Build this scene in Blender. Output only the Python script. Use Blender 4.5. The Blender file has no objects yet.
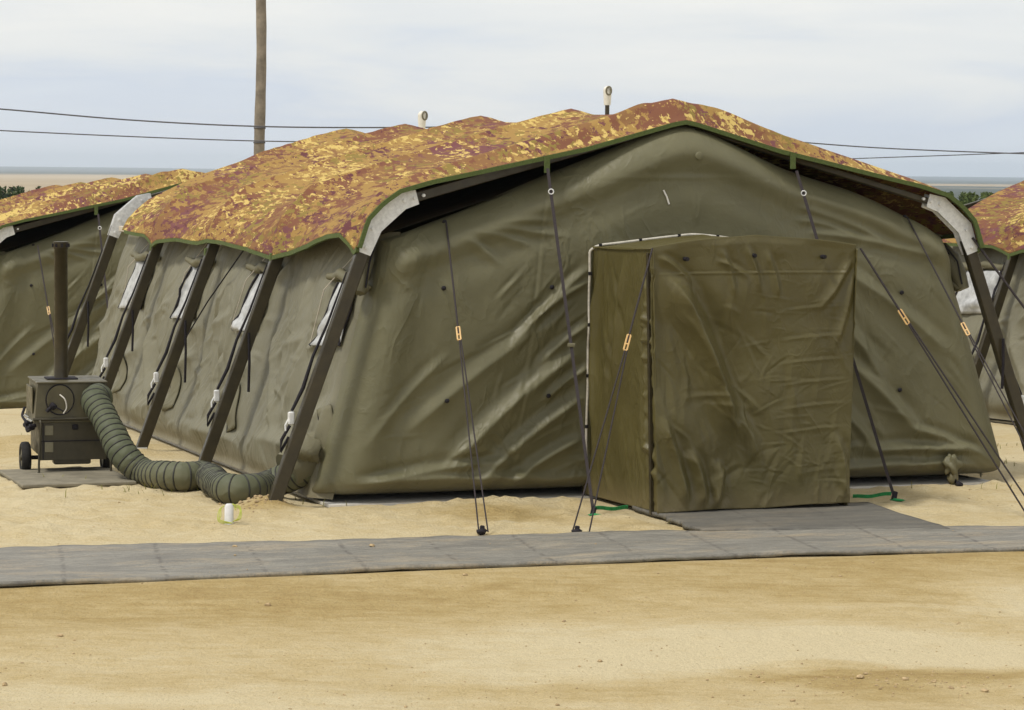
import bpy, math, random
import numpy as np
from mathutils import Matrix, Vector
random.seed(7); rng = np.random.default_rng(11)
R_ = math.radians
scene = bpy.context.scene
COL = scene.collection

# ------------------------------------------------------------------ camera
FPX = 2600.0; W, H = 1024, 710; CAMZ = 2.56
pitch = math.atan((355-171)/FPX); roll = R_(0.6)
fw = np.array([0, math.cos(pitch), -math.sin(pitch)]); up0 = np.array([0, math.sin(pitch), math.cos(pitch)]); r0 = np.array([1., 0, 0])
RR = r0*math.cos(roll)+up0*math.sin(roll); UU = -r0*math.sin(roll)+up0*math.cos(roll)
cam = bpy.data.cameras.new('camera'); camo = bpy.data.objects.new('camera', cam); COL.objects.link(camo)
cam.sensor_width = 36; cam.lens = 36*FPX/W; cam.clip_start = 0.1; cam.clip_end = 40000
camo.matrix_world = Matrix(((RR[0], UU[0], -fw[0], 0), (RR[1], UU[1], -fw[1], 0), (RR[2], UU[2], -fw[2], CAMZ), (0, 0, 0, 1)))
scene.camera = camo
CC = np.array([0, 0, CAMZ])
def ray(px, py): return RR*((px-512)/FPX) - UU*((py-355)/FPX) + fw
def gpt(px, py, z=0.0):
    d = ray(px, py); return CC + d*((z-CAMZ)/d[2])
def ypt(px, py, Y):
    d = ray(px, py); return CC + d*(Y/d[1])

# ------------------------------------------------------------------ noise helpers
_tab = rng.random(65536)
def _h(i, j, seed): return _tab[((i*7919 + j*104729 + seed*31337) ^ (i*j*13 + 17)) & 65535]
def vnoise(x, y, seed=0):
    xi = np.floor(x).astype(np.int64); yi = np.floor(y).astype(np.int64)
    fx = x-xi; fy = y-yi; fx = fx*fx*fx*(fx*(fx*6-15)+10); fy = fy*fy*fy*(fy*(fy*6-15)+10)
    a = _h(xi, yi, seed); b = _h(xi+1, yi, seed); c = _h(xi, yi+1, seed); d = _h(xi+1, yi+1, seed)
    return (a*(1-fx)+b*fx)*(1-fy) + (c*(1-fx)+d*fx)*fy
def fbm(x, y, seed=0, o=4):
    t = 0; a = .5; s = 0
    for k in range(o):
        t = t + a*vnoise(x*2**k+k*3.7, y*2**k-k*1.3, seed+k); s += a; a *= .5
    return t/s
def sstep(a, b, x):
    t = np.clip((x-a)/(b-a), 0, 1); return t*t*(3-2*t)

# ------------------------------------------------------------------ materials
def newmat(name):
    m = bpy.data.materials.new(name); m.use_nodes = True
    nt = m.node_tree; b = nt.nodes['Principled BSDF']
    return m, nt, b
def N(nt, t, **kw):
    n = nt.nodes.new(t)
    for k, v in kw.items():
        if k in n.inputs: n.inputs[k].default_value = v
        else: setattr(n, k, v)
    return n
def lk(nt, a, b): nt.links.new(a, b)
def ramp(nt, src, stops, interp='LINEAR'):
    r = N(nt, 'ShaderNodeValToRGB'); r.color_ramp.interpolation = interp
    e = r.color_ramp.elements
    while len(e) < len(stops): e.new(.5)
    for el, (p, c) in zip(e, stops):
        el.position = p; el.color = (*c, 1) if len(c) == 3 else c
    lk(nt, src, r.inputs[0]); return r
def mixc(nt, fac, a, b):
    m = N(nt, 'ShaderNodeMix'); m.data_type = 'RGBA'
    for s, k in ((fac, 0), (a, 6), (b, 7)):
        if hasattr(s, 'is_output'): lk(nt, s, m.inputs[k])
        elif k == 0: m.inputs[0].default_value = s
        else: m.inputs[k].default_value = (*s, 1)
    return m.outputs[2]
def vmap(nt, src, scale, rot=(0, 0, 0)):
    mp = N(nt, 'ShaderNodeMapping'); mp.inputs['Scale'].default_value = scale; mp.inputs['Rotation'].default_value = rot
    lk(nt, src, mp.inputs[0]); return mp.outputs[0]
def noise(nt, vec, scale, detail=4, rough=.55, dist=0):
    n = N(nt, 'ShaderNodeTexNoise'); n.inputs['Scale'].default_value = scale; n.inputs['Detail'].default_value = detail
    n.inputs['Roughness'].default_value = rough; n.inputs['Distortion'].default_value = dist
    if vec is not None: lk(nt, vec, n.inputs['Vector'])
    return n.outputs['Fac']
def math_(nt, op, a, b=None, clamp=False):
    m = N(nt, 'ShaderNodeMath', operation=op); m.use_clamp = clamp
    for i, s in enumerate((a, b)):
        if s is None: continue
        if hasattr(s, 'is_output'): lk(nt, s, m.inputs[i])
        else: m.inputs[i].default_value = s
    return m.outputs[0]
def bump(nt, bs, h, strength, dist=.01, prev=None):
    b = N(nt, 'ShaderNodeBump'); b.inputs['Strength'].default_value = strength; b.inputs['Distance'].default_value = dist
    lk(nt, h, b.inputs['Height'])
    if prev is not None: lk(nt, prev, b.inputs['Normal'])
    if bs is not None: lk(nt, b.outputs[0], bs.inputs['Normal'])
    return b.outputs[0]

def fabric(name, dark, light, rough=.55, fade=None, spec=.35, dust=True):
    m, nt, b = newmat(name)
    tc = N(nt, 'ShaderNodeTexCoord').outputs['Object']
    n1 = noise(nt, tc, 1.3, 5, .6); n2 = noise(nt, tc, 9, 4, .6)
    f = math_(nt, 'ADD', math_(nt, 'MULTIPLY', n1, .7), math_(nt, 'MULTIPLY', n2, .3))
    c = ramp(nt, f, [(.35, dark), (.65, light)]).outputs[0]
    if dust:   # sand dust splashed up the lowest edge of the cloth
        sx = N(nt, 'ShaderNodeSeparateXYZ'); lk(nt, tc, sx.inputs[0])
        hgt = math_(nt, 'SUBTRACT', .22, sx.outputs[2]); g = math_(nt, 'MULTIPLY', hgt, 2.2, True)
        g = math_(nt, 'MULTIPLY', g, noise(nt, tc, 14, 5, .7))
        c = mixc(nt, g, c, (.30, .23, .13))
    # pale rub marks
    sc = ramp(nt, noise(nt, vmap(nt, tc, (2, 2, .7), (.3, .2, .5)), 11, 6, .75), [(.68, (0, 0, 0)), (.78, (1, 1, 1))]).outputs[0]
    c = mixc(nt, math_(nt, 'MULTIPLY', sc, .22), c, (.30, .27, .17))
    lk(nt, c, b.inputs['Base Color'])
    b.inputs['Roughness'].default_value = rough; b.inputs['Specular IOR Level'].default_value = spec
    rr = ramp(nt, n2, [(.3, (rough-.1,)*3), (.7, (rough+.12,)*3)]).outputs[0]; lk(nt, rr, b.inputs['Roughness'])
    fine = noise(nt, vmap(nt, tc, (1, 1, 1.6), (.4, .5, .6)), 16, 5, .62, .6)
    pr = bump(nt, None, fine, .22, .012)
    def crease(scale, rot, st, dist_, strength, prev):
        n = noise(nt, vmap(nt, tc, st, rot), scale, 3, .5, .8)
        r1 = math_(nt, 'ABSOLUTE', math_(nt, 'SUBTRACT', n, .5)); r2 = math_(nt, 'SUBTRACT', 1.0, math_(nt, 'MULTIPLY', r1, 9.0, True))
        msk = ramp(nt, noise(nt, tc, scale*.6, 2), [(.42, (0, 0, 0)), (.62, (1, 1, 1))]).outputs[0]
        return bump(nt, None, math_(nt, 'MULTIPLY', math_(nt, 'POWER', r2, 2.0), msk), strength, dist_, prev)
    pr = crease(2.6, (.2, .9, .3), (1, 1, .55), .018, .38, pr)
    pr = crease(5.5, (.5, -.6, .2), (1, 1, .6), .008, .32, pr)
    wv = noise(nt, tc, 420, 2, .5)
    bump(nt, b, wv, .10, .002, pr)
    return m
def plain(name, col, rough=.5, metal=0, var=.25, scale=14, spec=.5, bmp=.1):
    m, nt, b = newmat(name)
    tc = N(nt, 'ShaderNodeTexCoord').outputs['Object']
    n = noise(nt, tc, scale, 5, .65)
    lo = tuple(c*(1-var) for c in col); hi = tuple(min(1, c*(1+var)) for c in col)
    lk(nt, ramp(nt, n, [(.3, lo), (.7, hi)]).outputs[0], b.inputs['Base Color'])
    rr = ramp(nt, noise(nt, tc, scale*2.3, 4), [(.3, (max(.05, rough-.12),)*3), (.7, (min(1, rough+.15),)*3)]).outputs[0]; lk(nt, rr, b.inputs['Roughness'])
    b.inputs['Metallic'].default_value = metal; b.inputs['Specular IOR Level'].default_value = spec
    bump(nt, b, n, bmp, .004)
    return m

M = {}
M['front'] = fabric('front_canvas', (.116, .110, .060), (.150, .142, .080), .50)
M['side'] = fabric('side_canvas', (.150, .142, .096), (.196, .186, .128), .56)
M['porch'] = fabric('porch_canvas', (.080, .067, .022), (.106, .091, .031), .44, spec=.4)
M['inner'] = fabric('inner_roof_canvas', (.06, .05, .03), (.08, .07, .04), .7, dust=False)  # shade of the gap under the fly is put into this darker colour
M['flap'] = fabric('flap_canvas', (.125, .116, .070), (.165, .153, .093), .6, dust=False)
M['steel'] = plain('olive_painted_metal', (.036, .028, .012), .40, 0, .3, 9, .5)
M['galv'] = plain('galvanised_plate', (.70, .71, .71), .5, .1, .18, 25)
M['trim'] = plain('green_webbing', (.085, .115, .036), .7, 0, .25, 60, .2)
M['mesh'] = plain('white_window_film', (.42, .43, .43), .5, 0, .38, 9)
M['black'] = plain('black_webbing', (.018, .016, .020), .7, 0, .3, 50, .2)
M['rope'] = plain('dark_rope', (.045, .038, .040), .8, 0, .35, 120, .2)
M['tan'] = plain('tan_tensioner', (.62, .40, .16), .5, 0, .15, 40)
M['piping'] = plain('pale_piping', (.55, .52, .45), .6, 0, .2, 30)
M['green'] = plain('green_strap', (.02, .22, .07), .7, 0, .45, 30, .3)
M['sheet'] = plain('pale_ground_sheet', (.62, .60, .55), .6, 0, .15, 8)
M['batten'] = plain('beige_batten', (.50, .45, .37), .7, 0, .15, 12)
M['heater'] = plain('olive_drab_paint', (.078, .068, .034), .45, 0, .22, 7, .5)
M['heater_top'] = M['heater']
M['heater_low'] = plain('dark_olive_paint', (.045, .038, .020), .45, 0, .25, 8, .5)
M['rubber'] = plain('tyre_rubber', (.018, .017, .016), .8, 0, .4, 30, .3)
M['rim'] = plain('rim_paint', (.10, .09, .06), .5)
M['label'] = plain('label_plate', (.17, .155, .10), .5, 0, .12, 30)
M['duct'] = fabric('duct_cloth', (.066, .077, .043), (.105, .114, .066), .65)
M['ring'] = plain('duct_wire', (.022, .022, .018), .6)
M['wood'] = plain('weathered_pole_wood', (.225, .195, .155), .85, 0, .3, 6, .2, .5)
M['board'] = plain('weathered_board', (.215, .195, .145), .85, 0, .3, 5, .2, .4)
M['cable'] = plain('grey_cable', (.09, .09, .10), .7)
M['white'] = plain('off_white_enamel', (.74, .71, .62), .45, 0, .08, 20)
M['stake'] = plain('white_plastic_stake', (.66, .66, .66), .5, 0, .1, 20)
M['neon'] = plain('yellow_green_cord', (.42, .46, .07), .6)
M['stone'] = plain('sandy_stone', (.40, .30, .17), .9, 0, .40, 30, .2, .4)
M['weed'] = plain('dry_weed', (.20, .19, .05), .8, 0, .3, 20, .2)

def camo_mat():
    m, nt, b = newmat('autumn_camouflage')
    tc = N(nt, 'ShaderNodeTexCoord').outputs['Object']
    oi = N(nt, 'ShaderNodeObjectInfo')
    tc = vmap(nt, tc, (1.45, .46, 1.45)); v0 = N(nt, 'ShaderNodeVectorMath', operation='ADD'); lk(nt, tc, v0.inputs[0])
    sc = N(nt, 'ShaderNodeVectorMath', operation='SCALE'); lk(nt, oi.outputs['Location'], sc.inputs[0]); sc.inputs['Scale'].default_value = .37
    lk(nt, sc.outputs[0], v0.inputs[1]); v = v0.outputs[0]
    warp = N(nt, 'ShaderNodeTexNoise'); warp.inputs['Scale'].default_value = 14; warp.inputs['Detail'].default_value = 3; lk(nt, v, warp.inputs['Vector'])
    wm = N(nt, 'ShaderNodeVectorMath', operation='SCALE'); lk(nt, warp.outputs['Color'], wm.inputs[0]); wm.inputs['Scale'].default_value = .09
    va = N(nt, 'ShaderNodeVectorMath', operation='ADD'); lk(nt, v, va.inputs[0]); lk(nt, wm.outputs[0], va.inputs[1]); v = va.outputs[0]
    def layer(off, big, small, th, wb=.5, stretch=(1, 1, 1), rot=(0, 0, 0)):
        mp = N(nt, 'ShaderNodeMapping'); mp.inputs['Location'].default_value = off; mp.inputs['Scale'].default_value = stretch; mp.inputs['Rotation'].default_value = rot
        lk(nt, v, mp.inputs[0])
        a = noise(nt, mp.outputs[0], big, 2, .5); c = noise(nt, mp.outputs[0], small, 3, .6)
        s = math_(nt, 'ADD', math_(nt, 'MULTIPLY', a, wb), math_(nt, 'MULTIPLY', c, 1-wb))
        return ramp(nt, s, [(th, (0, 0, 0)), (th+.012, (1, 1, 1))]).outputs[0]
    c = (.185, .082, .050)
    c = mixc(nt, layer((9, 3, 1), 1.4, 5, .51), c, (.225, .120, .055))
    c = mixc(nt, layer((3, 7, 2), .8, 8, .545), c, (.165, .068, .070))
    c = mixc(nt, layer((5, 1, 4), .95, 10, .508, .45), c, (.318, .200, .068))
    c = mixc(nt, layer((6, 2, 8), 1.6, 12, .552, .4), c, (.225, .165, .05))
    c = mixc(nt, layer((1, 8, 6), 1.0, 14.0, .562, .40), c, (.54, .40, .135))
    c = mixc(nt, layer((2, 2, 3), 2.0, 14.0, .585, .4), c, (.125, .048, .052))
    lk(nt, c, b.inputs['Base Color']); b.inputs['Roughness'].default_value = .9; b.inputs['Specular IOR Level'].default_value = .08
    pr = bump(nt, None, noise(nt, tc, 7, 3, .5, .5), .18, .02)
    bump(nt, b, noise(nt, tc, 350, 2), .1, .002, pr)
    return m
M['camo'] = camo_mat()

# ------------------------------------------------------------------ object helpers
def setp(o, label=None, cat=None, group=None, kind=None):
    if label: o['label'] = label
    if cat: o['category'] = cat
    if group: o['group'] = group
    if kind: o['kind'] = kind
    return o
def empty(name, loc, rot=(0, 0, 0), **kw):
    o = bpy.data.objects.new(name, None); COL.objects.link(o); o.location = loc; o.rotation_euler = rot
    o.empty_display_size = .2
    return setp(o, **kw)
def link_mesh(name, me, mat, parent=None, smooth=True):
    o = bpy.data.objects.new(name, me); COL.objects.link(o)
    if mat: me.materials.append(mat)
    if parent: o.parent = parent
    if smooth: me.polygons.foreach_set('use_smooth', np.ones(len(me.polygons), bool))
    me.update(); return o
def grid_obj(name, P, mat, parent=None, closed_u=False, thick=0, smooth=True):
    n, m, _ = P.shape
    me = bpy.data.meshes.new(name)
    idx = np.arange(n*m).reshape(n, m)
    if closed_u:
        a = idx; b = np.roll(idx, -1, 0)
        q = np.stack([a[:, :-1], b[:, :-1], b[:, 1:], a[:, 1:]], -1).reshape(-1, 4)
    else:
        q = np.stack([idx[:-1, :-1], idx[1:, :-1], idx[1:, 1:], idx[:-1, 1:]], -1).reshape(-1, 4)
    V = P.reshape(-1, 3)
    if thick:
        du = np.gradient(P, axis=0); dv = np.gradient(P, axis=1); nn = np.cross(du, dv); nn /= (np.linalg.norm(nn, axis=2, keepdims=True)+1e-9)
        V2 = (P - nn*thick).reshape(-1, 3); off = n*m
        q2 = q[:, ::-1]+off
        bnd = np.concatenate([idx[:, 0], idx[-1, 1:], idx[-2::-1, -1], idx[0, -2:0:-1]])
        b2 = np.roll(bnd, -1)
        q3 = np.stack([bnd, bnd+off, b2+off, b2], -1)
        V = np.vstack([V, V2]); q = np.vstack([q, q2, q3])
    me.vertices.add(len(V)); me.vertices.foreach_set('co', V.astype(np.float32).ravel())
    me.loops.add(q.size); me.loops.foreach_set('vertex_index', q.astype(np.int32).ravel())
    me.polygons.add(len(q)); me.polygons.foreach_set('loop_start', np.arange(0, q.size, 4, dtype=np.int32))
    me.update(calc_edges=True); me.validate()
    return link_mesh(name, me, mat, parent, smooth)

def unit(v): v = np.asarray(v, float); return v/(np.linalg.norm(v)+1e-12)
class MB:
    def __init__(s): s.v = []; s.f = []; s.sm = []
    def add(s, vs, fs, smooth=False):
        o = len(s.v); s.v += [tuple(map(float, p)) for p in vs]; s.f += [tuple(i+o for i in f) for f in fs]; s.sm += [smooth]*len(fs); return s
    def box(s, c, size, ax=None, ch=.0):
        # chamfered box: loft of rings
        c = np.array(c, float); hx, hy, hz = [k/2 for k in size]
        A = np.eye(3) if ax is None else np.array([unit(a) for a in ax])
        k = min(ch, hx*.8, hy*.8, hz*.8)
        def ring(ix, iy, z): return [(-ix+ (k if ch else 0), -iy, z), (ix-(k if ch else 0), -iy, z), (ix, -iy+(k if ch else 0), z), (ix, iy-(k if ch else 0), z), (ix-(k if ch else 0), iy, z), (-ix+(k if ch else 0), iy, z), (-ix, iy-(k if ch else 0), z), (-ix, -iy+(k if ch else 0), z)]
        if ch:
            rings = [ring(hx-k, hy-k, -hz), ring(hx, hy, -hz+k), ring(hx, hy, hz-k), ring(hx-k, hy-k, hz)]; n = 8
        else:
            rings = [[(-hx, -hy, z), (hx, -hy, z), (hx, hy, z), (-hx, hy, z)] for z in (-hz, hz)]; n = 4
        vs = [c + np.array(p)@A for r in rings for p in r]
        fs = [tuple(range(n))[::-1], tuple((len(rings)-1)*n+i for i in range(n))]
        for r in range(len(rings)-1):
            for i in range(n): j = (i+1) % n; fs.append((r*n+i, r*n+j, (r+1)*n+j, (r+1)*n+i))
        return s.add(vs, fs)
    def bar(s, p0, p1, w, d, side, ch=.006):
        p0 = np.array(p0, float); p1 = np.array(p1, float); z = unit(p1-p0); y = unit(np.cross(z, unit(side))); x = np.cross(y, z)
        return s.box((p0+p1)/2, (w, d, np.linalg.norm(p1-p0)), (x, y, z), ch)
    def tube(s, pts, r, n=8, cap=True):
        pts = [np.array(p, float) for p in pts]; m = len(pts)
        rs = r if hasattr(r, '__len__') else [r]*m
        vs = []; prev = None
        for i, p in enumerate(pts):
            t = unit(pts[min(i+1, m-1)]-pts[max(i-1, 0)])
            if prev is None:
                a = np.array([0, 0, 1.]) if abs(t[2]) < .9 else np.array([1., 0, 0])
                x = unit(np.cross(a, t))
            else: x = unit(prev - t*np.dot(prev, t))
            prev = x; y = np.cross(t, x)
            for k in range(n):
                a = 2*math.pi*k/n; vs.append(p + rs[i]*(math.cos(a)*x+math.sin(a)*y))
        fs = [(i*n+k, i*n+(k+1) % n, (i+1)*n+(k+1) % n, (i+1)*n+k) for i in range(m-1) for k in range(n)]
        s.add(vs, fs, True)
        if cap: s.add([vs[k] for k in range(n)], [tuple(range(n))[::-1]]); s.add(vs[-n:], [tuple(range(n))])
        return s
    def prism(s, poly, ax_o, ax_x, ax_y, thick):
        ax_o = np.array(ax_o, float); ax_x = unit(ax_x); ax_y = unit(ax_y); nz = np.cross(ax_x, ax_y)
        n = len(poly); vs = [ax_o+ax_x*p[0]+ax_y*p[1]+nz*t for t in (-thick/2, thick/2) for p in poly]
        fs = [tuple(range(n))[::-1], tuple(range(n, 2*n))] + [(i, (i+1) % n, n+(i+1) % n, n+i) for i in range(n)]
        return s.add(vs, fs)
    def ribbon(s, pts, wv, th):
        # strip of width vector(s) wv below pts and thickness vector th
        pts = [np.array(p, float) for p in pts]; wv = np.array(wv, float); th = np.array(th, float); vs = []
        W_ = wv if wv.ndim == 2 else np.repeat(wv[None], len(pts), 0); T_ = th if th.ndim == 2 else np.repeat(th[None], len(pts), 0)
        for p, w, t in zip(pts, W_, T_): vs += [p, p+w, p+w+t, p+t]
        m = len(pts); fs = [(i*4+k, i*4+(k+1) % 4, (i+1)*4+(k+1) % 4, (i+1)*4+k) for i in range(m-1) for k in range(4)]
        fs += [(3, 2, 1, 0), tuple((m-1)*4+k for k in range(4))]
        return s.add(vs, fs)
    def blob(s, c, r, n=10, seed=0, amp=.25):
        c = np.array(c, float); r = np.array(r if hasattr(r, '__len__') else (r, r, r), float); rg = np.random.default_rng(seed); ph = rg.random(6)*6.28
        vs = []; m = n//2+1
        for i in range(m+1):
            th = math.pi*i/m
            for k in range(n):
                a = 2*math.pi*k/n; d = np.array([math.sin(th)*math.cos(a), math.sin(th)*math.sin(a), math.cos(th)])
                q = 1+amp*(math.sin(3*d[0]*2+ph[0])*math.sin(2.5*d[1]*2+ph[1])+.6*math.sin(5*d[2]+4*d[0]+ph[2]))
                vs.append(c+d*r*q)
        fs = [(i*n+k, (i+1)*n+k, (i+1)*n+(k+1) % n, i*n+(k+1) % n) for i in range(m) for k in range(n)]
        return s.add(vs, fs, True)
    def build(s, name, mat, parent=None, origin=(0, 0, 0)):
        me = bpy.data.meshes.new(name); o = np.array(origin, float)
        me.from_pydata([tuple(np.array(v)-o) for v in s.v], [], s.f)
        ob = link_mesh(name, me, mat, parent, False)
        me.polygons.foreach_set('use_smooth', np.array(s.sm, bool)); me.update()
        return ob
def catenary(p0, p1, sag, n=24):
    p0 = np.array(p0, float); p1 = np.array(p1, float)
    return [p0+(p1-p0)*t-np.array([0, 0, sag*4*t*(1-t)]) for t in np.linspace(0, 1, n)]
def spline(ctrl, n=120):
    P = np.array(ctrl, float); P = np.vstack([2*P[0]-P[1], P, 2*P[-1]-P[-2]]); out = []
    segs = len(P)-3
    for t in np.linspace(0, segs-1e-6, n):
        i = int(t); f = t-i; a, b, c, d = P[i:i+4]
        out.append(.5*((2*b)+(-a+c)*f+(2*a-5*b+4*c-d)*f*f+(-a+3*b-3*c+d)*f**3))
    return np.array(out)
def copy_tree(o, parent=None):
    c = o.copy(); COL.objects.link(c)
    if parent: c.parent = parent
    for ch in list(o.children): copy_tree(ch, c)
    return c

# ------------------------------------------------------------------ tent frame
YAW = R_(20); SL = -0.014
TT = np.array([1.3312, 20.6592, 0.0])
uu = np.array([math.cos(YAW), math.sin(YAW), 0]); vv = np.array([-math.sin(YAW), math.cos(YAW), 0])
def tmat(T): return T
def L(s, v, h, T=TT): return T + uu*s + vv*v + np.array([0, 0, h+SL*v])
T_LEFT = np.array([-4.20, 33.45, -.60]); T_RIGHT = np.array([10.60, 23.3, .06])
FR = [0.0, 2.4, 4.8, 7.2, 9.6]

# ------------------------------------------------------------------ ground height
def ground_z(x, y):
    v = (x-TT[0])*vv[0] + (y-TT[1])*vv[1]
    z = np.where(v > 0, SL*np.minimum(v, 40), 0.0)
    z = z - .43*sstep(10.2, 13.4, v) - .016*np.clip(v-13.6, 0, 14)
    sR = (x-TT[0])*uu[0] + (y-TT[1])*uu[1]; z = z - .02*np.clip(v, 0, 11)*sstep(5.4, 7.2, sR)*sstep(40, 20, sR)
    d = np.hypot(x*0.8, y)
    z = z - 11.5*sstep(55, 420, d)*(1+0.0*x)
    return z
def ground_detail(x, y):
    near = sstep(45, 28, y)*sstep(60, 12, np.abs(x))
    z = (fbm(x*.55, y*.55, 3)-.5)*.075 + (fbm(x*3, y*3, 5, 4)-.5)*.020 + (fbm(x*9, y*9, 8, 2)-.5)*.010
    lump = sstep(18.2, 18.9, y-.3*x)*sstep(24, 21, y)
    z = z + lump*((fbm(x*4.5, y*4.5, 15, 3)-.5)*.045 + np.maximum(fbm(x*7, y*7, 19, 2)-.55, 0)*.09)
    rut = np.sin((y-.12*x)*3.1+fbm(x*.4, y*.4, 23)*3)*.008*sstep(17, 15.5, y)
    z = z + rut + np.sin(x*38+y*4)*.0035*sstep(.62, .7, fbm(x*.7, y*1.6, 27, 2))*sstep(17, 16, y)
    return z*near
MOUNDS = []
def mound(p, r, a): MOUNDS.append((p[0], p[1], r, a))
for v in FR:
    p = L(-3.36, v, 0); mound(p, .17, .05)
    p = L(3.36, v, 0); mound(p, .17, .05)
mound(L(-3.30, 2.3, 0), .3, .05)
mound(gpt(262, 505), .16, .05); mound(gpt(225, 488), .14, .03); mound(gpt(20, 440), .5, .12); mound(gpt(70, 455), .4, .08)
mound(gpt(470, 506), .5, .02); mound(gpt(640, 522), .3, .03); mound(gpt(1000, 470), .5, .05)

# ---- matting: outline in plan, taken on the ground
front_edge = [gpt(0, 588), gpt(256, 577), gpt(512, 567), gpt(768, 557.5), gpt(1024, 551)]
back_edge = [gpt(0, 551), gpt(256, 545), gpt(512, 537.5), gpt(640, 534)]
d0 = unit(front_edge[1]-front_edge[0]); d1 = unit(front_edge[-1]-front_edge[-2])
fe = [front_edge[0]-d0*9] + front_edge + [front_edge[-1]+d1*9]
FEx = np.array([p[0] for p in fe]); FEy = np.array([p[1] for p in fe])
be = [back_edge[0]-unit(back_edge[1]-back_edge[0])*9] + back_edge + [gpt(1024, 527)+np.array([0, -.05, 0]), gpt(1024, 527)+d1*9]
BEx = np.array([p[0] for p in be]); BEy = np.array([p[1] for p in be])
def fy(x): return np.interp(x, FEx, FEy)
def by(x): return np.interp(x, BEx, BEy)
def on_mat(x, y):
    return (y > fy(x)-.03) & (y < by(x)+.03)
APR = np.array([gpt(632, 511)[:2], gpt(700, 534)[:2], gpt(950, 532)[:2], gpt(930, 527)[:2], gpt(898, 518)[:2], gpt(868, 507)[:2], L(.95, -1.25, 0)[:2], L(-.55, -1.2, 0)[:2]])

def gz(x, y):
    x = np.asarray(x, float); y = np.asarray(y, float)
    z = ground_z(x, y)+ground_detail(x, y)
    for (mx, my, r, a) in MOUNDS:
        z = z + a*np.exp(-((x-mx)**2+(y-my)**2)/(r*r))
    # flatten beneath matting and tent floor
    m = sstep(-.25, .05, y-fy(x))*sstep(-.25, .05, by(x)-y)*sstep(40, 12, np.abs(x))
    z = z*(1-m) - .004*m
    a0 = L(0, 0, 0); s = (x-a0[0])*uu[0]+(y-a0[1])*uu[1]; v = (x-a0[0])*vv[0]+(y-a0[1])*vv[1]
    k = sstep(3.2, 2.9, np.abs(s))*sstep(-.15, .0, v)*sstep(10.2, 9.8, v)
    z = z*(1-k) + (SL*v-.015)*k
    k2 = sstep(1.15, .9, np.abs(s-.1))*sstep(-2.6, -2.3, v)*sstep(.2, 0, v)
    z = z*(1-k2) - .004*k2
    return z

def axis(lo, hi, step, far, g=1.28):
    a = [lo]; st = step
    while a[-1] > -far: st *= g; a.append(a[-1]-st)
    b = list(np.arange(lo, hi, step)); c = [b[-1]+step]; st = step
    while c[-1] < far: st *= g; c.append(c[-1]+st)
    return np.array(a[:0:-1]+b+c)
xs = axis(-5.4, 6.4, .045, 13500, 1.22)
ys_near = list(np.arange(11.0, 31.0, .05)); yb = [11.0]; st = .05
while yb[-1] > -300: st *= 1.3; yb.append(yb[-1]-st)
yf = [31.0]; st = .05
while yf[-1] < 13500: st *= 1.12; yf.append(yf[-1]+min(st, 260))
ys = np.array(yb[:0:-1]+ys_near+yf)
X, Y = np.meshgrid(xs, ys, indexing='ij')
Z = gz(X, Y)
# low far hills on the horizon
hill = sstep(8500, 12500, Y)*(4+10*fbm(X/2600+40, Y/5000, 21, 3))
Z = Z + hill + sstep(500, 2000, Y)*(fbm(X/700+9, Y/700, 31, 3)-.5)*2.5

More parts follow.
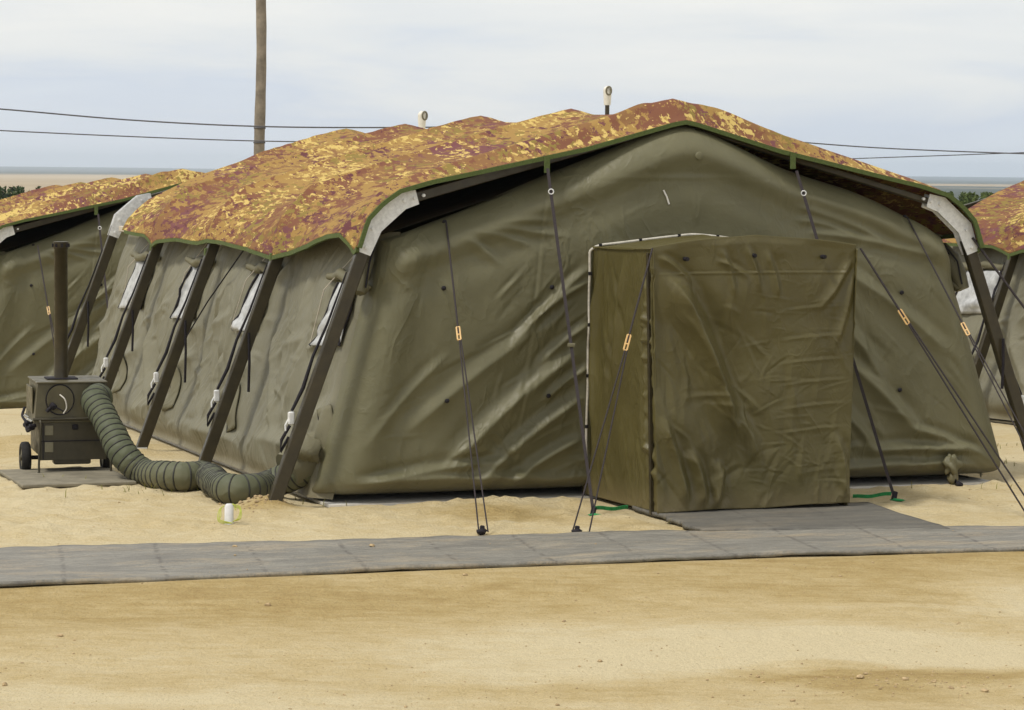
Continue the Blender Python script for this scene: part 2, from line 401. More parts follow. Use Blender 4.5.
def ground_mat():
    m, nt, b = newmat('sandy_ground')
    geo = N(nt, 'ShaderNodeNewGeometry').outputs['Position']
    at = N(nt, 'ShaderNodeAttribute'); at.attribute_name = 'damp'
    n_big = noise(nt, geo, .9, 5, .6); n_mid = noise(nt, geo, 5, 5, .65); n_fine = noise(nt, geo, 38, 5, .7)
    d = math_(nt, 'ADD', at.outputs['Fac'], math_(nt, 'MULTIPLY', math_(nt, 'SUBTRACT', n_mid, .5), .55))
    d = math_(nt, 'ADD', d, math_(nt, 'MULTIPLY', math_(nt, 'SUBTRACT', n_fine, .5), .42))
    stre = noise(nt, vmap(nt, geo, (1.1, 5.5, 1), (0, 0, -.12)), 2.4, 7, .68)
    d = math_(nt, 'ADD', d, math_(nt, 'MULTIPLY', math_(nt, 'SUBTRACT', stre, .5), .60))
    c = ramp(nt, d, [(.05, (.66, .565, .36)), (.38, (.575, .46, .25)), (.68, (.455, .34, .150)), (1.0, (.32, .215, .085))]).outputs[0]
    # dark crumbs of soil
    cr = ramp(nt, noise(nt, geo, 26, 6, .8), [(.68, (0, 0, 0)), (.73, (1, 1, 1))]).outputs[0]
    cr2 = ramp(nt, noise(nt, geo, 1.3, 4), [(.42, (0, 0, 0)), (.62, (1, 1, 1))]).outputs[0]
    c = mixc(nt, math_(nt, 'MULTIPLY', math_(nt, 'MULTIPLY', cr, cr2), .8), c, (.17, .10, .045))
    gr = ramp(nt, noise(nt, geo, 130, 3, .7), [(.3, (.80, .80, .80)), (.7, (1.12, 1.12, 1.12))]).outputs[0]
    mm = N(nt, 'ShaderNodeMix'); mm.data_type = 'RGBA'; mm.blend_type = 'MULTIPLY'; mm.inputs[0].default_value = 1
    lk(nt, c, mm.inputs[6]); lk(nt, gr, mm.inputs[7]); c = mm.outputs[2]
    # far country: steppe grass, fields and woodland
    sx = N(nt, 'ShaderNodeSeparateXYZ'); lk(nt, geo, sx.inputs[0])
    yy = sx.outputs[1]; xx = sx.outputs[0]
    far1 = math_(nt, 'DIVIDE', math_(nt, 'SUBTRACT', yy, 45), 40, True)
    grass = ramp(nt, noise(nt, geo, .05, 5), [(.35, (.12, .125, .04)), (.65, (.20, .17, .075))]).outputs[0]
    c = mixc(nt, far1, c, grass)
    field = ramp(nt, noise(nt, vmap(nt, geo, (.0007, .0016, 1)), 1.0, 4), [(.35, (.33, .25, .14)), (.65, (.42, .335, .21))]).outputs[0]
    wv = noise(nt, vmap(nt, geo, (.0006, .0006, .0006)), 1.0, 4)
    # woods to the right start nearer than on the left
    lim = math_(nt, 'SUBTRACT', 4700, math_(nt, 'MULTIPLY', xx, .0))
    wf = math_(nt, 'DIVIDE', math_(nt, 'SUBTRACT', math_(nt, 'ADD', yy, math_(nt, 'MULTIPLY', math_(nt, 'SUBTRACT', wv, .5), 3500)), lim), 250, True)
    xr = math_(nt, 'SUBTRACT', math_(nt, 'DIVIDE', xx, yy), .05)
    right = math_(nt, 'MULTIPLY', math_(nt, 'MULTIPLY', math_(nt, 'ADD', xr, math_(nt, 'MULTIPLY', math_(nt, 'SUBTRACT', wv, .5), .25)), 300, True), math_(nt, 'MULTIPLY', math_(nt, 'SUBTRACT', wv, .36), 12, True))
    right = math_(nt, 'MULTIPLY', right, math_(nt, 'DIVIDE', math_(nt, 'SUBTRACT', 3900, yy), 120, True))
    wood = math_(nt, 'MAXIMUM', wf, right)
    farc = mixc(nt, wood, field, (.045, .055, .035))
    far2 = math_(nt, 'DIVIDE', math_(nt, 'SUBTRACT', yy, 420), 250, True)
    c = mixc(nt, far2, c, farc)
    lk(nt, c, b.inputs['Base Color']); b.inputs['Roughness'].default_value = .95; b.inputs['Specular IOR Level'].default_value = .15
    pr = bump(nt, None, n_fine, .75, .035); pr = bump(nt, None, noise(nt, geo, 11, 6, .75), .5, .045, pr)
    bump(nt, b, noise(nt, geo, 150, 3, .7), .4, .006, pr)
    return m
M['ground'] = ground_mat()
g = grid_obj('ground', np.stack([X, Y, Z], -1), M['ground']); setp(g, kind='structure')
# moisture map (stays where it is: damp, wheel-packed earth next to dry loose sand)
def ell(px, py, rx, ry, a, rot=0):
    c = gpt(px, py); qx = (X-c[0]); qy = (Y-c[1]); return a*np.exp(-((qx/rx)**2+(qy/ry)**2)**1.5)
wx = X + (fbm(X*.8, Y*.8, 51)-.5)*1.2; wy = Y + (fbm(X*.5+7, Y*.9, 61)-.5)*1.3
Xs, Ys = X, Y; X, Y = wx, wy
rel = Y - np.interp(X, FEx, FEy)     # metres beyond the near edge of the mats
damp = .30 + .32*sstep(-2.7, -1.2, rel)*sstep(.1, -.1, Ys-np.interp(Xs, FEx, FEy))
damp = np.where(Ys > np.interp(Xs, BEx, BEy)-.2, .16, damp)
damp = damp + ell(870, 682, .9, .35, .40) + ell(560, 700, .5, .2, .12) + ell(330, 650, 1.0, .7, .06) + ell(600, 690, .3, .2, .1)
damp = damp - ell(650, 650, 1.5, .65, .30) - ell(1010, 590, .5, .9, .42) - ell(860, 655, 1.0, .5, .2) - ell(300, 700, 1.8, .3, .25) - ell(640, 557, .0001, .1, .3)
damp = damp + ell(520, 515, .55, .35, .38) + ell(470, 510, .6, .3, .22) + ell(640, 524, .4, .25, .15) + ell(960, 500, .8, .4, .10) + ell(30, 440, 1.2, .8, .35) + ell(255, 508, .2, .2, .45)
damp = damp + (fbm(X*.35, Y*1.1, 71, 4)-.5)*.30 + (fbm(X*1.2, Y*3.2, 81, 4)-.5)*.30
X, Y = Xs, Ys
attr = g.data.attributes.new('damp', 'FLOAT', 'POINT'); attr.data.foreach_set('value', np.clip(damp, 0, 1).astype(np.float32).ravel())

# ------------------------------------------------------------------ matting walkway
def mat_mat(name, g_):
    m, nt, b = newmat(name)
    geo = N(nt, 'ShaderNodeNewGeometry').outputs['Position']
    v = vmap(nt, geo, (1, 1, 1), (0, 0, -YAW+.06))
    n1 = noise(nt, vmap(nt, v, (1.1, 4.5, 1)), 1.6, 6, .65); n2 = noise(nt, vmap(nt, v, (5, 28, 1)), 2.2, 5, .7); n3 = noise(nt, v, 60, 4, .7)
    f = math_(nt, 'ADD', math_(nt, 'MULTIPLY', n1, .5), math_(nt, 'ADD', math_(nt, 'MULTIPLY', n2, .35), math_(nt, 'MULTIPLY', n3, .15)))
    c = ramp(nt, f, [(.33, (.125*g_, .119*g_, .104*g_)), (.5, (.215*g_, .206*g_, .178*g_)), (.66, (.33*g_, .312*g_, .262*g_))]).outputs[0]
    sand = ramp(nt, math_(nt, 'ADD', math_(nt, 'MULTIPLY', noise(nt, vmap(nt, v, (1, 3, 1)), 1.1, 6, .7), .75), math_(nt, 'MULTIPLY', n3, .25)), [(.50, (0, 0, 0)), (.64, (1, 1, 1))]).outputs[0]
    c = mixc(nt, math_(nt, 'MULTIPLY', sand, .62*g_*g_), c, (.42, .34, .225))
    # link rows of the mats
    w = N(nt, 'ShaderNodeTexWave', wave_type='BANDS', bands_direction='X'); lk(nt, vmap(nt, v, (1, 1, 1), (0, 0, .08)), w.inputs['Vector']); w.inputs['Scale'].default_value = .50; w.inputs['Distortion'].default_value = .6
    jn = ramp(nt, w.outputs['Fac'], [(.0, (1, 1, 1)), (.012, (0, 0, 0))]).outputs[0]
    jn = math_(nt, 'MULTIPLY', jn, ramp(nt, noise(nt, v, 17, 3), [(.45, (0, 0, 0)), (.55, (1, 1, 1))]).outputs[0])
    c = mixc(nt, math_(nt, 'MULTIPLY', jn, .5), c, (.07, .06, .055))
    lk(nt, c, b.inputs['Base Color']); b.inputs['Roughness'].default_value = .6; b.inputs['Specular IOR Level'].default_value = .4
    rb = N(nt, 'ShaderNodeTexWave', wave_type='BANDS', bands_direction='Y'); lk(nt, v, rb.inputs['Vector']); rb.inputs['Scale'].default_value = 6.5; rb.inputs['Distortion'].default_value = 1.2; rb.inputs['Detail'].default_value = 3; rb.inputs['Detail Scale'].default_value = 3
    c = mixc(nt, math_(nt, 'MULTIPLY', ramp(nt, rb.outputs['Fac'], [(.0, (1, 1, 1)), (.3, (0, 0, 0))]).outputs[0], .28), c, (.10, .092, .084))
    lk(nt, c, b.inputs['Base Color'])
    pr = bump(nt, None, n2, .6, .02); pr = bump(nt, None, rb.outputs['Fac'], .4, .012, pr)
    bump(nt, b, n3, .4, .008, pr)
    return m
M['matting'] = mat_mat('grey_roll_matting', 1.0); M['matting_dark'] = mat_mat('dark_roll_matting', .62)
nx = np.concatenate([np.linspace(-11, -4.2, 40)[:-1], np.arange(-4.2, 4.6, .04), np.linspace(4.6, 12, 40)])
nt_ = np.linspace(0, 1, 40)
f_ = fy(nx) + (fbm(nx*2.2, nx*0, 91)-.5)*.05; b_ = by(nx) + (fbm(nx*2.0, nx*0+5, 93)-.5)*.14
XX = np.repeat(nx[:, None], 40, 1); YY = f_[:, None]*(1-nt_)+b_[:, None]*nt_
ZZ = .022 + (fbm(XX*1.3, YY*2.2, 95, 3)-.5)*.028 + .004*np.sin(YY*42+XX*9)*.5
ZZ += .012*np.exp(-((nt_[None]-0)/.03)**2)
path = grid_obj('path', np.stack([XX, YY, ZZ], -1), M['matting'], thick=.03); setp(path, kind='structure')
# entrance mat from the strip to the porch
def apron():
    m = MB(); n = 26
    Lf = [APR[0]*(1-t)+APR[1]*t for t in np.linspace(0, 1, n)]
    rp = np.array([APR[6], APR[5], APR[4], APR[3], APR[2]])
    Rg = []
    seg = np.linspace(0, 4, n)
    for t in seg:
        i = min(int(t), 3); f = t-i; Rg.append(rp[i]*(1-f)+rp[i+1]*f)
    # carry on a little under the strip and under the porch
    P = np.zeros((n, 60, 3))
    for i in range(n):
        k = np.linspace(0, 1, 60)
        wob = (fbm(np.array([i*.5]), np.array([0.]), 97)[0]-.5)*.10
        a = Lf[i]+np.array([wob, 0]); b = Rg[i]
        P[i, :, 0] = a[0]*(1-k)+b[0]*k; P[i, :, 1] = a[1]*(1-k)+b[1]*k
        bul = np.sin(k*math.pi)*(-.0)
        P[i, :, 1] += bul
    P[..., 2] = .010+(fbm(P[..., 0]*1.5, P[..., 1]*2, 99, 3)-.5)*.012
    d = (P[..., 1]-by(P[..., 0])); P[..., 2] -= .010*sstep(.0, -.12, d)
    return P[::-1]
AP = apron()
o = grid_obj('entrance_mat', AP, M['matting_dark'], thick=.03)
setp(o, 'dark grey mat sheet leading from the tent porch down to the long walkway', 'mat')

# ------------------------------------------------------------------ cloth wrinkles
def fold(S, Hh, p0, p1, w, a, taper=.25):
    p0 = np.array(p0, float); p1 = np.array(p1, float); d = p1-p0; Ln = np.linalg.norm(d); d /= Ln
    t = ((S-p0[0])*d[0]+(Hh-p0[1])*d[1])/Ln; c = -(S-p0[0])*d[1]+(Hh-p0[1])*d[0]
    tt = np.clip(t, 0, 1); bend = np.sin(tt*math.pi)*w*.6
    env = sstep(0, taper, t)*sstep(1, 1-taper, t)
    q = (c-bend)/w
    return a*env*(1.30*np.exp(-1.7*np.sqrt(q*q+.02)) + .15*np.exp(-q*q) - .55*np.exp(-((q-1.15)/.7)**2) - .18*np.exp(-((q+1.5)/.9)**2))
def rand_folds(S, Hh, n, box, ang, dang, ln, w, a, seed):
    S, Hh = np.broadcast_arrays(S, Hh); r = np.random.default_rng(seed); out = np.zeros(S.shape)
    for _ in range(n):
        x = r.uniform(box[0], box[1]); y = r.uniform(box[2], box[3]); g = R_(r.normal(ang, dang)); l = r.uniform(*ln)
        p0 = (x-math.cos(g)*l/2, y-math.sin(g)*l/2); p1 = (x+math.cos(g)*l/2, y+math.sin(g)*l/2)
        ww = r.uniform(*w)
        msk = (np.abs(S-x) < l/2+4*ww) & (np.abs(Hh-y) < l/2+4*ww)
        if msk.any(): out[msk] += fold(S[msk], Hh[msk], p0, p1, ww, a*r.uniform(.4, 1)*ww/.05*(1 if r.random() < .7 else -1), .45)
    return out

# ------------------------------------------------------------------ tent parts
def make_tent(label, group, porch=True):
    root = empty('army_tent', TT, (math.atan(SL), 0, YAW), label=label, cat='tent', group=group)
    # ---- front wall
    na, nb = 420, 190
    a = np.linspace(-1, 1, na)[:, None]; b = np.linspace(0, 1, nb)[None]
    sb = np.where(a > 0, 3.09, 2.95)*a; hb = .068+0*a
    top_s = 2.43*a
    aa = np.sqrt(a*a+.0035)-.0035
    top_h = 2.00+.92*(1-aa) + .02 + .05*np.exp(-(a/.30)**2) + .10*np.exp(-((a-.72)/.28)**2) - .02*np.exp(-((a+.75)/.2)**2)
    Sg = sb*(1-b)+top_s*b; Hg = hb*(1-b)+top_h*b
    # distances to the padded edges
    dl = (1-np.abs(a))*2.7*np.ones_like(b); dt = (1-b)*(top_h-hb)*.93
    Rr = .26
    def rnd(d): q = np.clip(1-d/Rr, 0, 1); return 1-np.sqrt(np.clip(1-q*q, 0, 1))
    inset = Rr*np.maximum(rnd(dl), rnd(dt)*.8)
    ease = sstep(.02, .5, np.minimum(dl, dt))*sstep(0, .15, Hg)
    out = np.zeros_like(Sg)
    # padded tube along roof line and side edges
    out += .050*sstep(.36, .20, dt)*sstep(0, .2, dt) + .045*sstep(.44, .26, dl)*sstep(0, .22, dl)*sstep(.0, .5, Hg) - .012*np.exp(-((dt-.44)/.08)**2) - .010*np.exp(-((dl-.52)/.10)**2)
    F = lambda p, q, w, k, t=.25: fold(Sg, Hg, p, q, w, k, t)
    w_ = np.zeros_like(Sg)
    for q in ((-1.25, 2.33), (-1.0, 2.17), (-.9, 2.04), (-1.2, 1.96), (-1.5, 1.80)): w_ += F((-1.97, 2.12), q, .045, .030, .35)
    for p, q in (((.93, 2.42), (2.0, 2.10)), ((.93, 2.31), (1.9, 1.98)), ((.95, 2.20), (1.6, 2.03)), ((1.0, 2.1), (2.3, 1.88)), ((1.3, 2.45), (2.1, 2.2))): w_ += F(p, q, .05, .034, .2)
    for p, q, wd, k in (((-2.4, .45), (-.85, 1.55), .09, .030), ((-2.0, .20), (-.8, 1.22), .10, .055), ((-1.8, .05), (-.75, .86), .08, .05), ((-1.5, .08), (-.78, .50), .06, .04),
                        ((-2.7, .35), (-1.9, 1.20), .05, .018), ((-2.8, .12), (-1.5, .30), .06, .035), ((-1.5, 1.15), (-.75, 1.86), .05, .034), ((-1.35, 1.35), (-.75, 1.74), .04, .03), ((-1.25, 1.02), (-.76, 1.4), .05, .038), ((-1.2, .75), (-.76, 1.05), .05, .035),
                        ((1.0, 1.75), (1.9, .7), .09, .045), ((1.05, 1.3), (2.2, .35), .09, .05), ((1.0, 1.0), (1.8, .2), .08, .045), ((1.2, 1.9), (2.5, 1.0), .08, .03), ((1.6, .3), (2.8, .25), .06, .045), ((2.0, .5), (2.85, .18), .05, .035), ((.95, .7), (1.5, .12), .06, .04),
                        ((-.9, 2.5), (.9, 2.50), .03, .006), ((-2.9, .16), (-.8, .14), .06, .035), ((1.0, .13), (2.9, .16), .06, .035)): w_ += F(p, q, wd, k)
    w_ += rand_folds(Sg, Hg, 30, (-1.6, -.75, .1, 1.7), 44, 22, (.3, .9), (.012, .035), .018, 1) + rand_folds(Sg, Hg, 14, (-2.7, -1.7, .1, 1.4), 32, 14, (.35, .9), (.015, .035), .012, 11)
    w_ += rand_folds(Sg, Hg, 50, (.8, 2.8, .1, 1.7), -44, 18, (.3, .9), (.015, .04), .014, 2)
    w_ += rand_folds(Sg, Hg, 26, (-2.2, 2.2, 1.7, 2.6), 8, 25, (.3, .8), (.012, .03), .007, 3)
    w_ += rand_folds(Sg, Hg, 30, (-2.85, 2.85, .08, .35), 4, 18, (.3, .8), (.02, .045), .02, 4)
    w_ += (fbm(Sg*.8, Hg*.8, 101, 2)-.5)*.04
    w_ += rand_folds(Sg, Hg, 110, (-2.7, 2.7, .1, 2.3), 30, 50, (.12, .4), (.008, .016), .012, 5)
    out += w_*1.05*ease
    # vertical seams of the cloth panels
    for s0 in (-1.33, .95): out -= .005*np.exp(-((Sg-s0-.12*(Hg-1))/.010)**2)*(Hg < 2.45)
    out -= .004*np.exp(-((Hg-2.50-.01*np.sin(Sg*3))/.008)**2)*(np.abs(Sg) < 1.1)
    out += .004*np.exp(-((Sg+1.30-.12*(Hg-1))/.012)**2)*(Hg < 2.45)
    tuck = .16*np.exp(-(Hg-.068)/.035)
    Vg = inset - out + tuck - .09*ease*sstep(0, .6, dt)*.6 - .02 - .17*b**2*np.exp(-(a/.36)**4)
    P = np.stack([Sg*np.ones_like(Vg), Vg, Hg*np.ones_like(Vg)], -1)
    grid_obj('front_wall', P, M['front'], root)
    def front_v(s, h):
        i = np.argmin((Sg-s)**2+(Hg-h)**2); return float(Vg.ravel()[i])
    make_tent.front_v = front_v
    # rear wall: plain closing wall
    Pr = np.stack([Sg, 9.75 - inset + .03*(fbm(Sg, Hg, 7)-.5), Hg], -1)[::-1]
    grid_obj('rear_wall', Pr[::4, ::4].copy(), M['front'], root)
    # ---- side walls
    WALL = {}
    def wall_s(sg, v, h):
        i = np.clip((v-.10)/9.45*619, 0, 618.99); j = np.clip((h-.035)/2.05*119, 0, 118.99); i0, j0 = int(i), int(j); a, b = i-i0, j-j0; w = WALL[sg]
        return (w[i0, j0]*(1-b)+w[i0, j0+1]*b)*(1-a)+(w[i0+1, j0]*(1-b)+w[i0+1, j0+1]*b)*a
    for sgn in (-1, 1):
        nv, nh = 620, 120
        Vg2 = np.linspace(.10, 9.55, nv)[:, None]*np.ones((1, nh)); tt = np.linspace(0, 1, nh)[None]*np.ones((nv, 1))
        Hh = .035+2.05*tt
        base = 2.97-.54*tt
        x = (Vg2 % 2.4)/2.4
        bay = np.sin(math.pi*x)
        o2 = .085*bay*np.sin(math.pi*np.clip(tt*1.05, 0, 1))**.8
        o2 += .05*np.exp(-((tt-.12)/.10)**2)*(.4+.6*bay) - .035*np.exp(-((tt-.02)/.035)**2)
        w2 = np.zeros_like(Hh)
        r = np.random.default_rng(40+sgn)
        for k in range(4):
            c = 2.4*k
            for (p, q, wd, am) in (((c+.35, 1.15), (c+1.1, 1.20), .045, .035), ((c+.9, 1.95), (c+1.25, .3), .07, .030), ((c+1.75, 1.9), (c+1.55, .5), .07, .026),
                                   ((c+.15, 1.9), (c+.7, 1.25), .05, .030), ((c+2.3, 1.2), (c+1.4, .35), .09, .040), ((c+.2, .85), (c+1.2, .25), .08, .040), ((c+1.3, 1.3), (c+2.2, .95), .06, .024), ((c+.1, .35), (c+2.2, .22), .07, .030)):
                j = r.normal(0, .08, 4)
                w2 += fold(Vg2, Hh, (p[0]+j[0], p[1]+j[1]), (q[0]+j[2], q[1]+j[3]), wd*1.35, am*.95)
        w2 += rand_folds(Vg2, Hh, 190, (.2, 9.5, .1, 1.9), 105, 30, (.3, 1.0), (.022, .055), .017, 50+sgn)
        w2 += rand_folds(Vg2, Hh, 110, (.2, 9.5, .08, 1.4), 30, 35, (.25, .7), (.02, .05), .018, 60+sgn)
        w2 += (fbm(Vg2*1.4, Hh*1.4, 121, 3)-.5)*.10
        o2 += w2*1.15*sstep(0, .12, tt)*sstep(1, .85, tt)
        o2 = o2*sstep(.16, .75, Vg2) - .14*sstep(.34, .10, Vg2)
        P = np.stack([sgn*(base+o2), Vg2, Hh], -1); WALL[sgn] = base+o2
        if sgn > 0: P = P[::-1]
        grid_obj('side_wall', P[::-1].copy(), M['side'], root)
    # inner roof cloth below the fly
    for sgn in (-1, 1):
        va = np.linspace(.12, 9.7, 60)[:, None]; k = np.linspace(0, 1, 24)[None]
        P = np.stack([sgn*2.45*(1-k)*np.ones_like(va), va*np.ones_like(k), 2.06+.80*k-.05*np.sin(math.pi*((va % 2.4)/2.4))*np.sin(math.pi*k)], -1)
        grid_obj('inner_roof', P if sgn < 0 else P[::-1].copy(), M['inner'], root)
    # ---- pale ground sheet edge
    m = MB(); m.box((0, 4.86, .000), (5.78, 9.80, .022)); m.build('ground_sheet', M['sheet'], root)
    # ---- frames
    BR = np.array([(-2.53, 2.14), (-2.33, 2.325)])
    foot = np.array([-3.355, -.06]); bend = np.array([-2.555, 2.13]); knee = np.array([-2.31, 2.325]); apex = np.array([0, 2.95])
    for fi, v in enumerate(FR):
        for sgn in (-1, 1):
            q = lambda p: np.array([-sgn*p[0], v, p[1]])
            m = MB(); m.bar(q(foot), q(bend+unit(foot-bend)*.10), .07, .10, (0, 1, 0), .007)
            leg = m.build('leg', M['steel'], root)
            rw = .075 if sgn < 0 else .05; m = MB(); m.bar(q(knee+unit(apex-knee)*.08), q(apex-np.array([.002, 0]))+np.array([0, .07 if fi == 0 else 0, .012]), .07, rw, (0, 1, 0), .007); m.build('rafter', M['steel'], root)
            # galvanised corner plates on both faces
            e1 = unit(foot-bend); e2 = unit(apex-knee); n1 = np.array([e1[1], -e1[0]]); n1 = n1 if n1[0] < 0 else -n1
            n2 = np.array([-e2[1], e2[0]]); hw = .056
            p_in = [bend+e1*.22-n1*hw, bend-n1*hw+np.array([.012, -.02]), knee-n2*hw+np.array([.0, -.01]), knee+e2*.11-n2*hw]
            p_out = [knee+e2*.11+n2*hw, knee+n2*hw+np.array([-.035, 0]), bend+n1*hw+np.array([-.0, .02]), bend+e1*.22+n1*hw]
            poly = [tuple((-sgn*p[0], p[1])) for p in p_in+p_out]
            m = MB()
            for vo in (-.043, .043): m.prism(poly, (0, v+vo, 0), (1, 0, 0), (0, 0, 1), .008)
            m.bar(q(bend+e1*.13), q(bend), .075, .09, (0, 1, 0), .004); m.bar(q(bend), q(knee), .075, .09, (0, 1, 0), .004); m.bar(q(knee), q(knee+e2*.09), .075, .09, (0, 1, 0), .004)
            for pb in (bend+e1*.17, bend+e1*.02, knee+e2*.0, knee+e2*.085, knee+e2*.16):
                m.tube([q(pb)+np.array([0, -.062, 0]), q(pb)+np.array([0, -.04, 0])], .013, 8)
            m.build('corner_bracket', M['galv'], leg)
            m = MB(); m.box(q(foot+np.array([0, .085])), (.15, .11, .012)); m.build('foot_plate', M['galv'], leg)
            # ratchet strap along the leg and its buckle
            side = np.array([sgn*.0, .058, 0])
            ol = lambda t, off: q(foot*(1-t)+bend*t) + np.array([-0., .05, 0])+np.array([sgn*off, 0, 0])
            m = MB(); m.tube([ol(.84, .055), ol(.66, .062), ol(.55, .085), ol(.44, .075), ol(.36, .10)], [.006, .010, .012, .016, .012], 6); m.build('ratchet_strap', M['black'], leg)
            m = MB()
            m.box(ol(.335, .085), (.05, .03, .10), None, .008); m.tube([ol(.36, .09), ol(.31, .11), ol(.28, .08)], .009, 6); m.build('strap_buckle', M['galv'], leg)
            m = MB(); m.tube([ol(.31, .075), ol(.26, .10), ol(.22, .075), ol(.27, .05)], .013, 6); m.build('strap_tail', M['black'], leg)
            if fi > 0 or sgn > 0:
                m = MB(); p = ol(.58, .03)+np.array([0, -.11, 0]); ln = .42+.16*((fi*7) % 3)/2
                m.tube([p, p+np.array([.004, 0, -ln*.5]), p+np.array([-.004, 0, -ln])], .012, 6); m.build('hanging_strap', M['black'], leg)
    # ---- camouflaged fly
    nv = 330; nk = 150
    vt = np.linspace(0, 1, nv)
    rows = []
    k = np.linspace(-1, 1, 2*nk+1)
    ak = np.abs(k)
    def eave_h(v):
        h = 1.90+0*v
        f1 = np.array([0, .12, .35, .75, 1.3, 1.9, 2.4, 3.2, 4.2, 4.8, 5.2, 6.2, 6.9, 7.2, 7.6, 8.6, 9.6]); f2 = np.array([1.88, 1.98, 2.07, 2.05, 1.97, 1.90, 1.85, 1.90, 1.95, 1.96, 1.93, 1.95, 1.92, 1.87, 1.97, 2.0, 2.02])
        return np.interp(v, f1, f2)
    trim_s = np.array([0, .09, .83, 1.177, 1.77, 2.1, 2.36, 2.5, 2.62, 2.70]); trim_h = np.array([2.965, 2.95, 2.745, 2.672, 2.545, 2.478, 2.405, 2.31, 2.185, 1.94])
    P = np.zeros((nv, 2*nk+1, 3))
    fr_r = np.array([.16, 2.4, 4.8, 7.2, 9.4])
    eS = [0, .84, .93, 1]
    for i, t in enumerate(vt):
        v = -.10 + (9.66-.80*ak**1.5)*t          # the rear edge is cut back at the eaves
        ridge_i = np.interp(v, fr_r, np.arange(5)); x = ridge_i-np.floor(ridge_i)
        sagx = (4*x*(1-x))
        R = 3.155 - .095*sagx**.6 - .25*sstep(9.4, 9.66, v) + .006*np.sin(v*1.7)
        eh = eave_h(v)
        s = np.interp(ak, eS, [0, 2.36, 2.60, 2.69])
        f_ = [0, .80, .84, .87, .90, .93, .965, 1]
        C_ = [R, R+(2.455-R)*.952, 2.45+0*R, 2.39+0*R, 2.31+0*R, 2.205+0*R, .5*(2.205+eh)+.005, eh]
        h = np.zeros_like(ak)
        for q in range(7):
            mk = (ak >= f_[q]) & (ak <= f_[q+1]); w = (ak-f_[q])/(f_[q+1]-f_[q]); h = np.where(mk, C_[q]*(1-w)+C_[q+1]*w, h)
        h = h - .075*sagx*np.sin(math.pi*np.clip(ak/.84, 0, 1)) - .008*np.exp(-(ak/.02)**2)
        # between the frames the cloth hangs straight over the eave
        w = 1-sstep(-.10, .17, v); ht = np.interp(s, trim_s, trim_h); h = h*(1-w)+ht*w
        hb_ = np.interp(.55, ak[nk:], h[nk:]) if False else h[np.argmin(np.abs(k-.60))]; sb_ = s[np.argmin(np.abs(k-.60))]
        line = hb_ + (eh-hb_)*np.clip((s-sb_)/(2.69-sb_), 0, 1)
        pull = np.where(ak > .60, .62*np.clip(sagx, 0, 1)**.6*(1-w), 0); h = h + (line-h)*pull
        P[i, :, 0] = np.sign(k)*s; P[i, :, 1] = v; P[i, :, 2] = h
    Sx, Vx = P[..., 0], P[..., 1]
    wr = rand_folds(Sx, Vx, 240, (-2.5, 2.5, 0, 9.6), 12, 30, (.3, 1.3), (.012, .03), .010, 77)
    for sg in (-1, 1):
        for dd in (0, .12, .25): wr += fold(Sx, Vx, (sg*.05, .16), (sg*(1.5-dd), -.02+dd*.4), .035, .012)
    for f0 in fr_r:
        for sg in (-1, 1): wr += fold(Sx, Vx, (sg*.1, f0), (sg*2.6, f0+.05), .06, .012, .1)
    wr += (fbm(Sx*1.0, Vx*1.0, 131, 3)-.5)*.022
    edge = sstep(-.10, .08, Vx)
    P[..., 2] += wr*edge*sstep(1.0, .93, ak)[None]*sstep(.0, .10, ak)[None]
    P[..., 0] += np.sign(k)[None]*(ak > .93)[None]*(fbm(Vx*2, Sx*0+3, 141, 3)-.45)*.07*edge
    fly = grid_obj('camouflage_fly', P, M['camo'], root, thick=.010)
    # green binding on front and eave edges
    m = MB(); e = P[0, ::3]; tg = np.gradient(e, axis=0); nn = np.stack([tg[:, 2], 0*tg[:, 0], -tg[:, 0]], 1); nn /= np.linalg.norm(nn, axis=1, keepdims=True)
    m.ribbon(e+np.array([0, -.018, 0])-nn*.008, nn*.034, np.array([0, .03, 0])); m.build('front_binding', M['trim'], fly)
    for j, sg in ((0, -1), (-1, 1)):
        e = P[1:int(nv*.99):2, j]; m = MB(); m.ribbon(e+np.array([sg*.010, 0, .006]), (0, 0, -.035), (-sg*.028, 0, 0)); m.build('eave_binding', M['trim'], fly)
    for s0 in (-1.177, .93):
        h0 = np.interp(abs(s0), trim_s, trim_h)
        m = MB(); m.box((s0, -.125, h0-.06), (.045, .012, .13)); m.build('tie_tab', M['trim'], fly)
    for v in FR[1:4]:
        for sg in (-1, 1):
            m = MB(); m.box((sg*2.70, v, 1.83), (.05, .05, .10), None, .006); m.build('tie_tab', M['trim'], fly)
    # beige batten under the fly in the last bay
    for sg in (-1, 1):
        m = MB(); m.bar((sg*2.58, 7.3, 1.965), (sg*2.56, 9.5, 2.015), .06, .05, (0, 0, 1)); m.build('batten', M['batten'], root)
